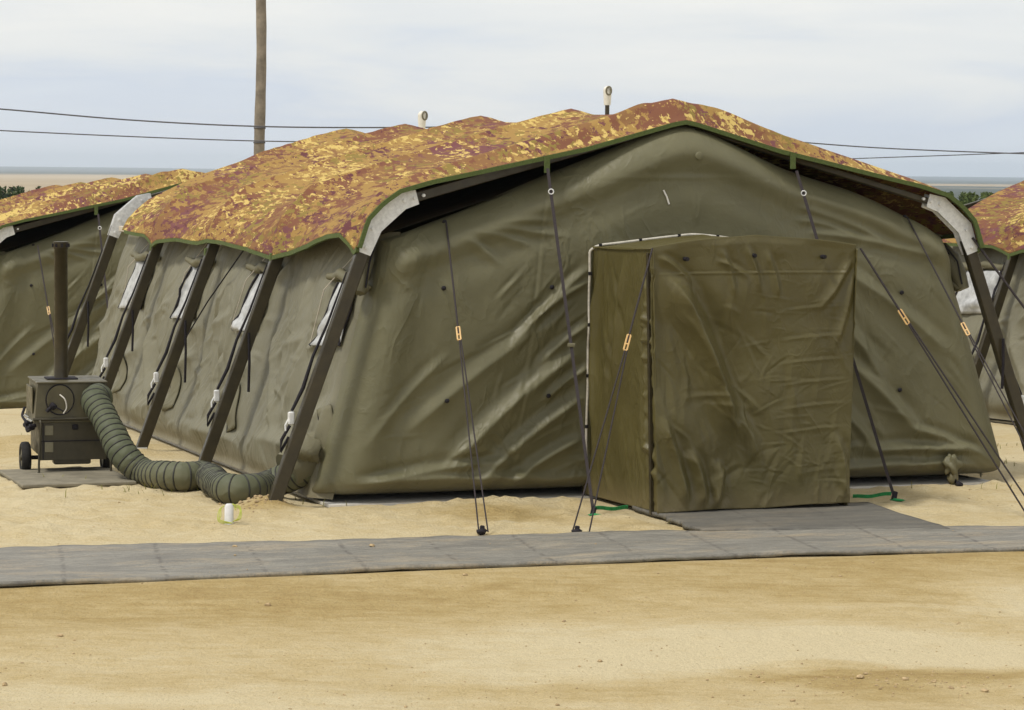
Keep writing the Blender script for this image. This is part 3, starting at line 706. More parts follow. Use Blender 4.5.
    # ---- windows, rolled covers, pocket flaps
    for fi, v in enumerate(FR[:4]):
        for sg in (-1, 1):
            v0, v1 = (v+.36, v+.84) if fi == 0 else (v+.38, v+(.90, .96, 1.10, 1.22)[fi])
            ws = lambda vq, h: wall_s(sg, vq if vq else (v0+v1)/2, h)+.022
            C4 = [(v0, 1.20), (v1, 1.18), (v1-.14, 1.68), (v0-.05, 1.68)]
            n = 14; Pw = np.zeros((n, n, 3))
            for i in range(n):
                for j in range(n):
                    a_, b_ = i/(n-1), j/(n-1); p = (np.array(C4[0])*(1-a_)+np.array(C4[1])*a_)*(1-b_)+(np.array(C4[3])*(1-a_)+np.array(C4[2])*a_)*b_
                    Pw[i, j] = (sg*(ws(*p)+.012*math.sin(a_*7+b_*3+fi)), p[0], p[1])
            win = grid_obj('window', Pw if sg < 0 else Pw[::-1].copy(), M['mesh'], root, thick=.006)
            for e0, e1 in ((0, 3), (1, 2)):
                m = MB()
                pts = [(sg*(ws(C4[e0][0]*(1-t)+C4[e1][0]*t, C4[e0][1]*(1-t)+C4[e1][1]*t)+.008), C4[e0][0]*(1-t)+C4[e1][0]*t+.02*math.sin(t*9+fi), C4[e0][1]*(1-t)+C4[e1][1]*t) for t in np.linspace(0, 1, 8)]
                m.tube(pts, [.012, .009, .015, .010, .014, .009, .012, .010], 6)
                m.build('window_edge', M['black'], win)
            m = MB(); rp = [(sg*(ws(v0-.14+(v1-v0+.22)*i/7, 1.74)+.02+.012*math.sin(i*2.1)), v0-.14+(v1-v0+.22)*i/7, 1.735+.02*math.sin(i*1.7+fi)) for i in range(8)]
            m.tube(rp, [.03, .045, .038, .05, .04, .046, .036, .028], 8); m.build('rolled_cover', M['flap'], root)
            m = MB(); m.tube([(sg*(ws(0, 1.9)-.02), v1-.25, 1.92), (sg*(ws(0, 1.5)+.02), v1+.02, 1.62), (sg*(ws(0, 1.2)), v1+.08, 1.2)], .004, 5); m.build('window_cord', M['batten'], root)
            # vent pocket
            pv, ph = (v+.02, .56) if fi == 0 else (v+.42, .56)
            n = 12; Pf = np.zeros((n, n, 3))
            for i in range(n):
                for j in range(n):
                    a_, b_ = i/(n-1), j/(n-1); q = pv-.09+.18*a_+.16*b_; h = ph-.19+.38*b_ - .05*a_
                    q += .20 if fi == 0 else 0; Pf[i, j] = (sg*(wall_s(sg, q, h)+.012+.014*math.sin(b_*9+a_*4+fi)*a_+.02*math.sin(math.pi*b_)*math.sin(math.pi*a_)), q, h)
            fl = grid_obj('pocket_flap', Pf if sg < 0 else Pf[::-1].copy(), M['flap'], root, thick=.012)
            m = MB(); m.tube([Pf[-1, j]*np.array([1, 1, 1])+np.array([sg*.008, 0, 0]) for j in range(0, n, 2)], .005, 5); m.tube([Pf[i, -1]+np.array([sg*.006, 0, 0]) for i in range(0, n, 2)], .004, 5); m.build('flap_edge', M['black'], fl)
    # bunched sleeves of cloth at the front corners
    for sg in (-1, 1):
        m = MB(); m.tube([(sg*2.52, .28, 1.98), (sg*2.56, .20, 1.86), (sg*2.60, .14, 1.74), (sg*2.63, .10, 1.62)], [.04, .085, .07, .05], 10)
        m.blob((sg*2.60, .16, 1.66), (.07, .07, .06), 10, 3); m.build('rolled_corner_cover', M['flap'], root)
        m = MB()
        for d in (-.03, .02, .06): m.tube([(sg*(2.47), .20+d, 2.0), (sg*2.55, .10+d, 1.85), (sg*2.585, .08+d, 1.66)], .008, 5)
        m.build('corner_cord', M['black'], root)
    # duct port: bunched sleeve at the lower left corner
    m = MB(); m.tube([(-2.80, .52, .34), (-2.95, .48, .30), (-3.06, .45, .26), (-3.10, .44, .24)], [.20, .19, .155, .14], 14, True); m.blob((-2.98, .34, .40), (.12, .16, .10), 12, 5, .3); m.build('duct_sleeve', M['flap'], root)
    # tied vent sleeve near the right bottom corner of the front
    m = MB(); m.blob((2.41, -.13, .17), (.075, .06, .08), 18, 9, .38); m.blob((2.43, -.12, .07), (.05, .05, .06), 10, 4, .25); m.build('vent_sleeve', M['front'], root)
    m = MB(); m.tube([(2.42, -.13, .09), (2.45, -.16, .02), (2.44, -.19, .015)], .012, 6); m.blob((2.44, -.21, .02), (.03, .03, .025), 8, 2, .2); m.build('sleeve_tie', M['black'], root)
    # toggles and pulls
    for (s0, h0) in ((-1.995, 1.657), (-1.115, 1.66), (-1.979, .792), (-1.147, .815), (1.95, 1.60), (1.95, .80), (-1.935, 2.164), (2.064, 2.218)):
        m = MB(); fv = front_v(s0, h0); m.tube([(s0, fv-.012, h0), (s0, fv+.03, h0)], .012, 8); m.blob((s0, fv-.012, h0), (.020, .012, .018), 8, 1, .1); m.build('toggle', M['black'], root)
    m = MB(); m.blob((.07, front_v(.07, 2.69), 2.69), (.034, .010, .034), 18, 2, .03); m.build('front_button', M['front'], root)
    m = MB(); m.tube([(q0, front_v(q0, h0)-.008, h0) for q0, h0 in ((-.215, 2.42), (-.19, 2.37), (-.17, 2.31))], .008, 6); m.build('cloth_tag', M['sheet'], root)
    # tie cord down the side
    m = MB(); m.tube([(-2.60, 3.75, 1.90), (-2.80, 4.35, 1.40), (-2.95, 4.85, .95)], .007, 5); m.build('side_cord', M['black'], root)
    if porch: make_porch(root)
    return root

def make_porch(root):
    s0, s1, D, hc, ha = -.79, .895, 1.28, 1.98, 2.075
    m = MB()   # body: two side cloths as wrinkled grids, gently arched roof
    body = None
    for sg, sx in ((-1, s0), (1, s1)):
        nv, nh = 90, 170
        a = np.linspace(0, 1, nv)[:, None]; b = np.linspace(0, 1, nh)[None]
        V = -(D+.045)*a + .06*(1-a) + 0*b; Hh = .022+(hc-.022)*b+0*a
        w = rand_folds(V, Hh, 40, (-D, 0, .05, 1.9), 82, 14, (.3, 1.2), (.025, .05), .016, 200+sg)
        w += rand_folds(V, Hh, 26, (-D, -.9*D, .05, 1.9), 15, 30, (.12, .3), (.02, .04), .03, 210+sg)
        w += fold(V, Hh, (-.25, 1.9), (-.15, .3), .06, .035)+fold(V, Hh, (-.8, 1.95), (-.55, .8), .07, .03)+fold(V, Hh, (-D+.06, 1.9), (-D+.10, .05), .05, .03)
        S = sx + .055*(1-b)*(-sg)*a + sg*w*sstep(0, .06, b)*sstep(1, .95, b)
        P = np.stack([S, V, Hh], -1)
        o = grid_obj('porch_side', P if sg < 0 else P[::-1].copy(), M['porch'], root, thick=.004)
        if body is None: body = o
    na, nv = 120, 50
    a = np.linspace(-1, 1, na)[:, None]; b = np.linspace(0, 1, nv)[None]
    mid = (s0+s1)/2; hw = (s1-s0)/2+.012
    S = mid+hw*a+0*b; V = -(D+.02)*b+.02
    top = hc+(ha-hc)*(1-np.abs(a)**1.12)
    w = rand_folds(S, V, 40, (s0, s1, -D, 0), 10, 30, (.2, .7), (.02, .05), .012, 222)
    Hh = top+w*sstep(0, .1, b)*sstep(1, .9, b) - .012*np.sin(math.pi*b)
    grid_obj('porch_roof', np.stack(np.broadcast_arrays(S, V, Hh), -1)[::-1].copy(), M['porch'], root, thick=.005)
    # header valance under the roof edge
    # curtain
    na, nb = 260, 300
    a = np.linspace(0, 1, na)[:, None]; b = np.linspace(0, 1, nb)[None]
    # follows the arch at the top
    ar = 2*a-1
    toph = hc+(ha-hc)*(1-np.abs(ar)**1.12)-.004
    S = (s0-.012)*(1-a)+(s1-.004)*a + (1-b)*(.044*(1-a)-.045*a); Hh = .024+.02*a+.008*np.sin(a*9)+(toph-.012)*b
    w = np.zeros_like(S*Hh)
    S2 = S+0*Hh; H2 = Hh+0*S
    F = lambda p, q, wd, k, t=.25: fold(S2, H2, p, q, wd, k, t)
    w += F((-.70, 1.85), (-.10, .50), .12, .10) + F((-.60, 1.55), (-.25, .95), .05, .02) + F((-.12, .75), (.05, .35), .09, .03)
    w += F((-.74, .75), (-.52, .03), .06, .04) + F((-.50, .50), (-.38, .02), .06, .045) + F((-.25, .42), (-.28, .02), .06, .03) + F((.72, .6), (.80, .04), .05, .03)
    for hh in (1.52, 1.30, 1.12, .96, .78, .6): w += F((.20, hh-.02), (.86, hh+.03), .02, .0035, .3) 
    for sx, hh in ((-.04, 1.97), (.12, 1.93), (-.25, 1.95)): w += F((sx, hh+.05), (sx+.12, hh-.35), .035, .018)
    w += F((.87, 1.93), (.55, 1.50), .04, .02)+F((.87, 1.85), (.70, 1.2), .04, .02)+F((-.76, 1.93), (-.45, 1.70), .04, .022)+F((-.3, 1.9), (.0, 1.75), .03, .012)
    w += F((-.76, 1.79), (.86, 1.80), .012, .004, .04)
    w += rand_folds(S2, H2, 80, (.05, .85, .2, 1.75), 4, 20, (.12, .45), (.008, .018), .009, 301)
    w += rand_folds(S2, H2, 60, (-.75, .1, .1, 1.75), -62, 25, (.2, .7), (.010, .03), .011, 302)
    w += rand_folds(S2, H2, 26, (-.75, .85, .05, .5), 75, 22, (.15, .5), (.02, .04), .012, 303) + rand_folds(S2, H2, 16, (-.7, .8, .4, 1.7), 95, 12, (.6, 1.3), (.03, .06), .010, 304)
    w += (fbm(S2*1.7, H2*1.7, 151, 3)-.5)*.07
    w *= sstep(1, .97, b)*1.15
    V = -D-.03-.020*(1-b)-w - .03*np.sin(a*8+1)*(1-b)**3
    P = np.stack([S2, V, H2], -1)
    cur = grid_obj('door_curtain', P, M['porch'], root, thick=.004)
    for sx, hh in ((-.53, 1.905), (.02, 1.93), (.60, 1.92)):
        m = MB(); m.tube([(sx, -D-.085, hh), (sx, -D-.03, hh)], .016, 8); m.build('snap_button', M['black'], cur)
    # posts at the front corners, seen beside the curtain
    for sx, tx in ((s0-.004, .045), (s1-.012, -.03)):
        m = MB(); m.bar((sx+tx, -D+.035, .0), (sx, -D+.035, hc-.03), .03, .03, (0, 1, 0), .004); m.build('porch_post', M['steel'], root)
    # pale piping where the porch joins the tent front
    fv = lambda q, h: min(make_tent.front_v(q, h), -.02)-.016
    pts = [(s0-.03, fv(s0-.03, h), h) for h in np.linspace(.30, 1.90, 13)]
    pts += [(s0-.022, fv(s0-.03, 1.95), 1.95)] + [(mid+hw*k, fv(mid+hw*k, hc+.035+(ha-hc)*(1-abs(k)**1.12)), hc+.000+(ha-hc)*(1-abs(k)**1.12)) for k in np.linspace(-.93, 1, 16)]
    m = MB(); m.tube(spline(pts, 80), .011, 6); m.build('piping', M['piping'], root)
    m = MB()
    for i in range(2, 29, 3): m = MB(); m.box(np.array(pts[i])+np.array([0, -.006, 0]), (.022, .02, .026)); m.build('piping_clip', M['black'], root)

# ------------------------------------------------------------------ build tents
main = make_tent('large olive army tent with a porch, camouflage fly sheet and duct', 'army tents')
def bare_copy(T, label, slope):
    r = copy_tree(main); r.location = T; r.rotation_euler[0] = slope; r['label'] = label
    for ch in list(r.children):
        base = ch.name.split('.')[0]
        if base.startswith('porch') or base in ('door_curtain', 'piping', 'piping_clip', 'duct_sleeve'):
            for g_ in list(ch.children): bpy.data.objects.remove(g_)
            bpy.data.objects.remove(ch)
    return r
bare_copy(T_LEFT, 'smaller looking olive tent farther back, behind the heater chimney', -.031)
bare_copy(T_RIGHT, 'olive tent cut off by the right edge, its camouflage roof rising there', -.034)

# ------------------------------------------------------------------ guy ropes
def guy(name, label, cat, top, ground, tens=None, strap=False, peg='black', r=.007, group='guy lines of the tents', spread=.05):
    top = np.array(top, float); gnd = np.array(ground, float)
    gnd[2] = float(gz(gnd[0], gnd[1]))+.015
    root = empty(name, gnd, label=label, cat=cat, group=group)
    m = MB()
    if strap:
        d = unit(gnd-top); x = unit(np.cross(d, [0, 1, 0]))
        pts = [top*(1-t)+gnd*t for t in np.linspace(0, 1, 14)]
        m.ribbon(pts, x*.024, np.array([0, .004, 0])); m.build('strap', M['rope'], root, gnd)
        p = top*(.48)+gnd*.52
        mb = MB(); mb.box(p+x*.015+np.array([0, -.006, 0]), (.06, .018, .03), None, .004); mb.build('buckle', M['flap'], root, gnd)
        p = top*.93+gnd*.07
        mb = MB(); mb.tube([p+x*.015+np.array([.02*math.cos(a), -.004, .02*math.sin(a)]) for a in np.linspace(0, 6.28, 10)], .005, 5); mb.build('ring', M['galv'], root, gnd)
    elif tens is None:
        m.tube(catenary(top, gnd, .02, 10), r, 6); m.build('rope', M['rope'], root, gnd)
    else:
        p = top*(1-tens)+gnd*tens; d = unit(gnd-top); x = unit(np.cross(d, [0, 1, 0]))
        m.tube([top, p], r, 6); m.tube([p+d*.05, gnd-x*spread*.3], r*.8, 6); m.tube([p-d*.02+x*.01, gnd+x*spread], r*.8, 6)
        m.build('rope', M['rope'], root, gnd)
        mb = MB()
        a = p-d*.06; b = p+d*.06
        for o_ in (-.012, .012): mb.bar(a+x*o_, b+x*o_, .012, .014, x, .002)
        for q in (a, p+d*.01, b): mb.bar(q-x*.014, q+x*.014, .012, .012, d, .002)
        mb.build('tensioner', M['tan'], root, gnd)
    mb = MB()
    if isinstance(peg, str):
        mb.bar(gnd+np.array([.0, 0, -.06]), gnd+np.array([.01, .02, .05]), .035, .03, (1, 0, 0), .006); mb.blob(gnd+np.array([0, 0, .01]), (.04, .035, .02), 8, 6)
        mb.build('stake', M['black'], root, gnd)
    else:
        mb.bar(gnd+np.array([-.01, 0, -.06]), gnd+np.array([.02, .03, .06]), .04, .035, (1, 0, 0), .006); mb.build('stake', M['black'], root, gnd)
        mb = MB(); dr = unit(np.array(peg, float)); pts = [gnd+dr*t+np.array([0, 0,   .03+.006*math.sin(t*24)-.05*t]) for t in np.linspace(.02, .34, 9)]
        mb.ribbon(pts, np.array([0, -.016, .028]), np.array([0, .006, .002])); mb.blob(gnd+np.array([.03, -.03, -.0]), (.055, .022, .012), 8, 7); mb.build('green_webbing', M['green'], root, gnd)
    return root
guy('guy_rope', 'guy rope on the left half of the main tent front, tan tensioner at mid height', 'guy rope', L(-1.935, make_tent.front_v(-1.935, 2.164)-.02, 2.164), gpt(481, 535), .38)
guy('guy_rope', 'guy rope from the left front corner of the porch to a peg by the matting', 'guy rope', L(-.81, -1.33, 1.985), gpt(576, 535), .34, r=.008, spread=.09)
guy('guy_rope', 'guy rope from the right front corner of the porch slanting down to the right', 'guy rope', L(.905, -1.32, 1.985), L(1.98, -2.06, 0), .26, r=.009)
guy('guy_rope', 'guy rope on the right half of the main tent front, between porch and right leg', 'guy rope', L(2.064, make_tent.front_v(2.064, 2.218)-.02, 2.218), L(2.32, -1.95, 0), .40)
guy('guy_strap', 'long dark strap hanging to a green pegged loop left of the porch', 'strap', L(-1.20, -.13, 2.58), L(-1.17, -1.10, 0), strap=True, peg=(uu*.9+vv*.25))
guy('guy_strap', 'long dark strap passing behind the porch to a green pegged loop right of it', 'strap', L(.93, -.13, 2.58), L(1.41, -.99, 0), strap=True, peg=(-uu*.95+vv*.1))
guy('guy_rope', 'guy rope with tan tensioner on the far left tent, left of the heater chimney', 'guy rope', L(-1.935, -.14, 2.164, T_LEFT), L(-1.9, -1.9, 0, T_LEFT), .40, r=.009)
guy('guy_strap', 'dark strap on the far left tent, right of the heater chimney', 'strap', L(-1.18, -.13, 2.56, T_LEFT), L(-1.12, -1.145, 0, T_LEFT), strap=True, peg=(uu*.9+vv*.25))
# braces at the right front leg
guy('leg_brace_strap', 'black brace strap slanting off the right front leg bracket', 'strap', L(2.62, -.02, 2.05), L(3.95, -.9, 0), None, r=.011)

# ------------------------------------------------------------------ heater with chimney
def make_heater():
    base = gpt(39, 477, -.02); base[2] = float(gz(base[0], base[1]))+.035
    yaw = R_(17); X_ = np.array([math.cos(yaw), math.sin(yaw), 0]); Y_ = np.array([-math.sin(yaw), math.cos(yaw), 0])
    root = empty('heater', base, (0, 0, yaw), label='olive heater unit on two wheels with a tall chimney, by the hose', cat='heater')
    w, d = .56, .66
    # lower housing
    m = MB()
    m.prism([(0, .11), (w, .11), (w, .43), (0, .43)], (0, .03, 0), (1, 0, 0), (0, 0, 1), .05)
    m.box((w/2, d/2+.02, .28), (w-.01, d-.04, .30), None, .02)
    m.box((w/2, .08, .095), (w*.55, .12, .05), None, .01)
    low = m.build('lower_housing', M['heater_low'], root)
    for z in (.36, .22):
        m = MB(); m.box((.085, .002, z), (.07, .012, .085), None, .004); m.build('label_plate', M['label'], low)
    m = MB(); m.box((.30, .0, .385), (.05, .02, .045), None, .006); m.tube([(.30, -.02, .39), (.30, 0, .39)], .012, 8); m.build('latch', M['black'], low)
    m = MB()
    for z in (.27,): m.box((w/2, .002, z), (w*.98, .008, .008))
    m.box((.035, .0015, .27), (.008, .007, .30)); m.build('panel_seam', M['black'], low)
    # upper housing, tapering to the top
    m = MB()
    bx = [(-.035, .0, .44), (w+.005, .0, .44), (w+.005, d, .44), (-.035, d, .44)]; tx = [(-.005, .02, .75), (w, .02, .75), (w, d-.03, .75), (-.005, d-.03, .75)]
    m.add(bx+tx, [(3, 2, 1, 0), (0, 1, 5, 4), (1, 2, 6, 5), (2, 3, 7, 6), (3, 0, 4, 7), (4, 5, 6, 7)])
    m.box((w/2-.01, d/2, .435), (w+.07, d+.03, .018), None, .004)
    upp = m.build('upper_housing', M['heater'], root)
    m = MB(); m.box((w/2-.004, d/2-.005, .757), (w+.03, d+.0, .014), None, .004); m.build('top_plate', M['heater'], upp)
    ring = [(.175+.115*math.cos(a), -.0 + .02*math.sin(a)*.9*.3, .615+.125*math.sin(a)) for a in np.linspace(0, 2*math.pi, 33)]
    m = MB(); m.tube([(p[0], .008+ (p[2]-.44)/.34*.02 - .012, p[2]) for p in ring], .006, 6, False); hat = m.build('hatch_ring', M['black'], upp)
    m = MB(); cpt = [(.175+.11*math.cos(a), .002, .615+.12*math.sin(a)) for a in np.linspace(0, 2*math.pi, 33)[:-1]]
    m.prism([(p[0], p[2]) for p in cpt], (0, .004, 0), (1, 0, 0), (0, 0, 1), .012); m.build('hatch', M['heater'], upp)
    m = MB(); m.tube([(.06, -.03, .52), (.10, -.035, .56), (.12, -.03, .58)], .016, 8); m.blob((.115, -.03, .565), .028, 8, 2); m.tube([(.11, -.03, .57), (.15, -.05, .55), (.20, -.045, .52)], .006, 6); m.build('hatch_handle', M['black'], upp)
    m = MB(); m.tube(spline([(.17, -.02, .66), (.21, -.04, .62), (.225, -.03, .55), (.20, -.02, .50)], 16), .006, 6); m.build('cable_loop', M['sheet'], upp)
    m = MB(); m.prism([(.39, .455), (.46, .455), (.45, .52)], (0, -.02, 0), (1, 0, 0), (0, 0, 1), .01); m.build('warning_tab', M['sheet'], upp)
    # chimney
    m = MB(); m.tube([(.225, .33, .76), (.225, .33, .80), (.225, .33, 1.86), (.225, .33, 1.86), (.225, .33, 1.92)], [.064, .058, .056, .064, .064], 20); ch = m.build('chimney', M['steel'], root)
    m = MB(); m.box((.225, .33, .77), (.26, .22, .012), None, .003); m.build('flue_base', M['black'], ch)
    for k in range(8):
        m = MB(); a = k*math.pi/4; m.box((.225+.064*math.cos(a), .33+.064*math.sin(a), 1.89), (.02, .02, .03)); m.build('cap_slot', M['black'], ch)
    # wheels
    for sx in (-.075, w+.045):
        m = MB(); c = np.array([sx, .34, .10])
        prof = [(-.035, .08), (-.04, .115), (-.028, .133), (0, .137), (.028, .133), (.04, .115), (.035, .08)]
        vs = []; n = 28
        for k in range(n):
            a = 2*math.pi*k/n
            for (x, r) in prof: vs.append(c+np.array([x, r*math.cos(a), r*math.sin(a)]))
        p = len(prof); fs = [(k*p+i, k*p+(i+1) % p, ((k+1) % n)*p+(i+1) % p, ((k+1) % n)*p+i) for k in range(n) for i in range(p)]
        m.add(vs, fs, True); wh = m.build('wheel', M['rubber'], root)
        m = MB(); m.tube([c+np.array([-.03, 0, 0]), c+np.array([.03, 0, 0])], .082, 20); m.tube([c+np.array([-.045, 0, 0]), c+np.array([.045, 0, 0])], .025, 12); m.build('rim', M['rim'], wh)
    m = MB(); m.tube([(-.07, .34, .10), (w+.04, .34, .10)], .018, 8); m.build('axle', M['black'], root)
    # tubular stand and lifting rail
    m = MB(); m.tube(spline([(.0, -.02, .44), (.01, -.05, .42), (.0, -.045, .2), (-.005, -.05, .03), (.02, -.06, -.015), (w, -.06, -.015), (w+.03, -.05, .03), (w+.02, -.04, .2)], 60), .010, 8); m.build('stand_frame', M['heater_low'], root)
    m = MB(); m.tube([(-.05, -.02, .455), (w+.02, -.02, .455)], .012, 8); m.build('lifting_rail', M['heater_low'], root)
    # pipes and valves on the left flank
    m = MB()
    for i, (y, z) in enumerate(((.06, .40), (.17, .37), (.28, .41), (.40, .38))):
        m.tube([(-.02, y, z), (-.06, y-.01, z-.01)], .018, 10); m.blob((-.065, y-.01, z-.01), (.02, .025, .025), 8, i)
    m.tube(spline([(-.05, .05, .38), (-.075, .18, .34), (-.07, .34, .40), (-.08, .50, .44), (-.05, .6, .5)], 24), .012, 6); m.build('fuel_valves', M['black'], root)
    for y, z in ((.10, .43), (.34, .44), (.48, .41)): m = MB(); m.tube([(-.05, y, z), (-.085, y, z+.02)], .010, 6); m.build('pipe_fitting', M['galv'], root)
    m = MB(); m.box((-.036, .33, .60), (.012, .40, .22), None, .004); m.build('side_panel', M['heater'], root)
    return root, base, X_, Y_
heater, hb, hx, hy = make_heater()
HP = lambda x, y, z: hb+hx*x+hy*y+np.array([0, 0, z])
# board below the heater
c0 = gpt(34, 489); bo = empty('ground_board', (c0[0], c0[1], float(gz(c0[0], c0[1]))), (math.atan(SL), 0, YAW), label='flat weathered board lying under the heater', cat='board')
m = MB(); m.box((.37, .65, .014), (.92, 1.25, .028), None, .006); m.build('board', M['board'], bo)
bo2 = bo.children[0]; bo2.name = 'panel'
# ------------------------------------------------------------------ hose
def gp3(px, py):
    p = gpt(px, py, 0); p[1] += .07; p[2] = float(ground_z(p[0], p[1]))+.115; return p
pts = [HP(.46, .10, .62), HP(.49, -.04, .63), ypt(95, 401, 21.50), ypt(103, 415, 21.36), ypt(112, 433, 21.2), ypt(124, 455, 21.05), gp3(143, 484.5), gp3(163, 488), gp3(184, 489.5), gp3(201, 488), gp3(210, 491.5), gp3(217, 499), gp3(230, 505), gp3(250, 504.5), gp3(270, 499), L(-2.95, .44, .24), L(-2.8, .5, .3)]
cen = spline(pts, 420)
ho = empty('air_hose', (float(cen[160][0]), float(cen[160][1]), float(gz(cen[160][0], cen[160][1]))), label='thick ribbed green air hose running from heater to tent corner', cat='hose')
O = np.array(ho.location)
dl = np.concatenate([[0], np.cumsum(np.linalg.norm(np.diff(cen, axis=0), axis=1))])
# resample evenly
tot = dl[-1]; ne = 900; sN = np.linspace(0, tot, ne); cen = np.stack([np.interp(sN, dl, cen[:, i]) for i in range(3)], 1)
PITCH = .062
na_ = 40; ths = np.linspace(0, 2*math.pi, na_, endpoint=False); G = np.zeros((na_, ne, 3)); prevx = None
for i in range(ne):
    t = unit(cen[min(i+1, ne-1)]-cen[max(i-1, 0)]); x = unit(np.cross([0, 0, 1.], t)) if prevx is None else unit(prevx-t*np.dot(prevx, t)); prevx = x; y = np.cross(t, x)
    ph = abs(math.sin(math.pi*sN[i]/PITCH)); cell = math.floor(sN[i]/PITCH)
    rr = .110+.0055*ph**.7 + .0035*math.sin(sN[i]*9) + (fbm(ths*2.4+cell*5.3, ths*0+sN[i]*14, 401, 3)-.5)*.016*ph
    rr[-1] = .5*(rr[-2]+rr[0])
    G[:, i] = cen[i]+rr[:, None]*(np.cos(ths)[:, None]*x+np.sin(ths)[:, None]*y) - O
du = grid_obj('duct_tube', G, M['duct'], ho, closed_u=True)
m = MB()
for k in range(int(tot/PITCH)+1):
    i = int(np.clip(round(k*PITCH/tot*(ne-1)), 1, ne-2)); q = G[:, i]+O; c_ = cen[i]
    q = c_+(q-c_)*1.012; m.tube(np.vstack([q[::2], q[:1]]), .0075, 6, False)
m.build('wire_rings', M['ring'], ho, O)

# ------------------------------------------------------------------ white marker stake with cord
c = gpt(229, 524); z = float(gz(c[0], c[1])); st = empty('marker_stake', (c[0], c[1], z), label='short white stake with yellow green cord in the sand', cat='stake')
m = MB(); m.tube([(0, 0, -.05), (0, 0, .13), (0, 0, .145)], [.034, .032, .02], 12); m.build('peg', M['stake'], st)
m = MB()
for k in range(3): m.tube(spline([(.03, -.03, .02), (.07+.01*k, -.05, .05), (.07, .02, .11+.01*k), (-.05, .03, .12), (-.08+.012*k, -.02, .06), (-.06, -.05, .015+.01*k), (.03, -.04, .01)], 30), .0032, 5)
m.tube(spline([(.05, 0, .1), (.02, .1, .13), (-.05, .25, .09)], 14), .004, 5); m.build('cord', M['neon'], st)

# ------------------------------------------------------------------ pole, cables and white-capped vent pipes
pb = ypt(260, 165, 52); zb = float(gz(pb[0], pb[1]))
pole = empty('utility_pole', (pb[0], pb[1], zb), label='tall weathered wooden pole rising behind the tent roofs', cat='pole')
m = MB(); hh = np.linspace(0, 10.5, 40)
m.tube([(.02*math.sin(h*1.3), .0, h) for h in hh], [.118-.0025*h+.006*math.sin(h*5)*math.sin(h*2.3) for h in hh], 14); pl = m.build('shaft', M['wood'], pole)
zc = float(ypt(260, 128, 52)[2])-zb
for z_ in (zc, zc-.29): m = MB(); m.tube([(.02*math.sin(z_*1.3)+.108*math.cos(a), .108*math.sin(a), z_) for a in np.linspace(0, 6.283, 17)], .016, 6, False); m.build('band', M['cable'], pole)
def cable(label, pxs, r=.016):
    P = [ypt(x, y, Yd) for x, y, Yd in pxs]; e0 = unit(P[0]-P[1]); e1 = unit(P[-1]-P[-2]); P = [P[0]+e0*q+np.array([0, 0, q*q*.0006]) for q in (45, 25, 13, 6, 2.5)]+P+[P[-1]+e1*q+np.array([0, 0, q*q*.0006]) for q in (4, 10, 20, 45)]; o0 = P[0]
    m = MB(); m.tube(spline(P, 130), r, 6); ob = m.build('power_cable', M['cable'], None, o0); ob.location = o0
    return setp(ob, label, 'cable', 'overhead cables')
cable('upper overhead cable, the higher of the two crossing the pole', [(-60, 106, 50.3), (0, 109, 51), (130, 120, 51.6), (262, 126.5, 51.8), (400, 127.5, 53), (520, 126, 55), (640, 130, 58), (785, 141, 62), (900, 149, 64), (1090, 156, 67)])
cable('lower overhead cable, passing the pole below the other one', [(-60, 127, 50.3), (0, 130.5, 51), (130, 136.5, 51.6), (258, 141, 51.8), (400, 143, 53), (520, 147, 55), (640, 152, 58), (800, 159, 62), (900, 157, 64), (1090, 150, 67)], .013)
def vent_pipe(px, ytop, ybase, Yd, label, tilt):  # vent pipe as thin post with white cap and ring, not a lamp
    pt = ypt(px, ytop, Yd); z0 = float(gz(pt[0], pt[1])); s = 1.12*Yd/FPX
    root = empty('vent_pipe', (pt[0], pt[1], z0), (0, 0, tilt), label=label, cat='vent pipe', group='white topped posts behind the tent')
    Ht = pt[2]-z0
    m = MB(); m.tube([(0, 0, 0), (0, 0, Ht-16*s)], [.05, 2.0*s], 10); m.build('post', M['steel'], root)
    m = MB(); m.tube([(0, 0, Ht-17*s), (0, 0, Ht-9*s), (0, 0, Ht-5*s)], [3.0*s, 3.5*s, 3.6*s], 16); m.blob((0, 0, Ht-4*s), (3.8*s, 3.2*s, 4*s), 14, 1, .0); hd = m.build('pipe_cap', M['white'], root)
    m = MB(); m.tube([(1.1*s+2.3*s*math.cos(a), -3.3*s, Ht-4.2*s+3.6*s*math.sin(a)) for a in np.linspace(0, 6.283, 21)], .85*s, 6, False); m.build('cap_ring', M['label'], hd)
vent_pipe(607.5, 86, 112, 38, 'white topped post just left of the tent peak', 0)
vent_pipe(422, 111, 126, 46, 'white topped post farther left along the tent ridge', .5)

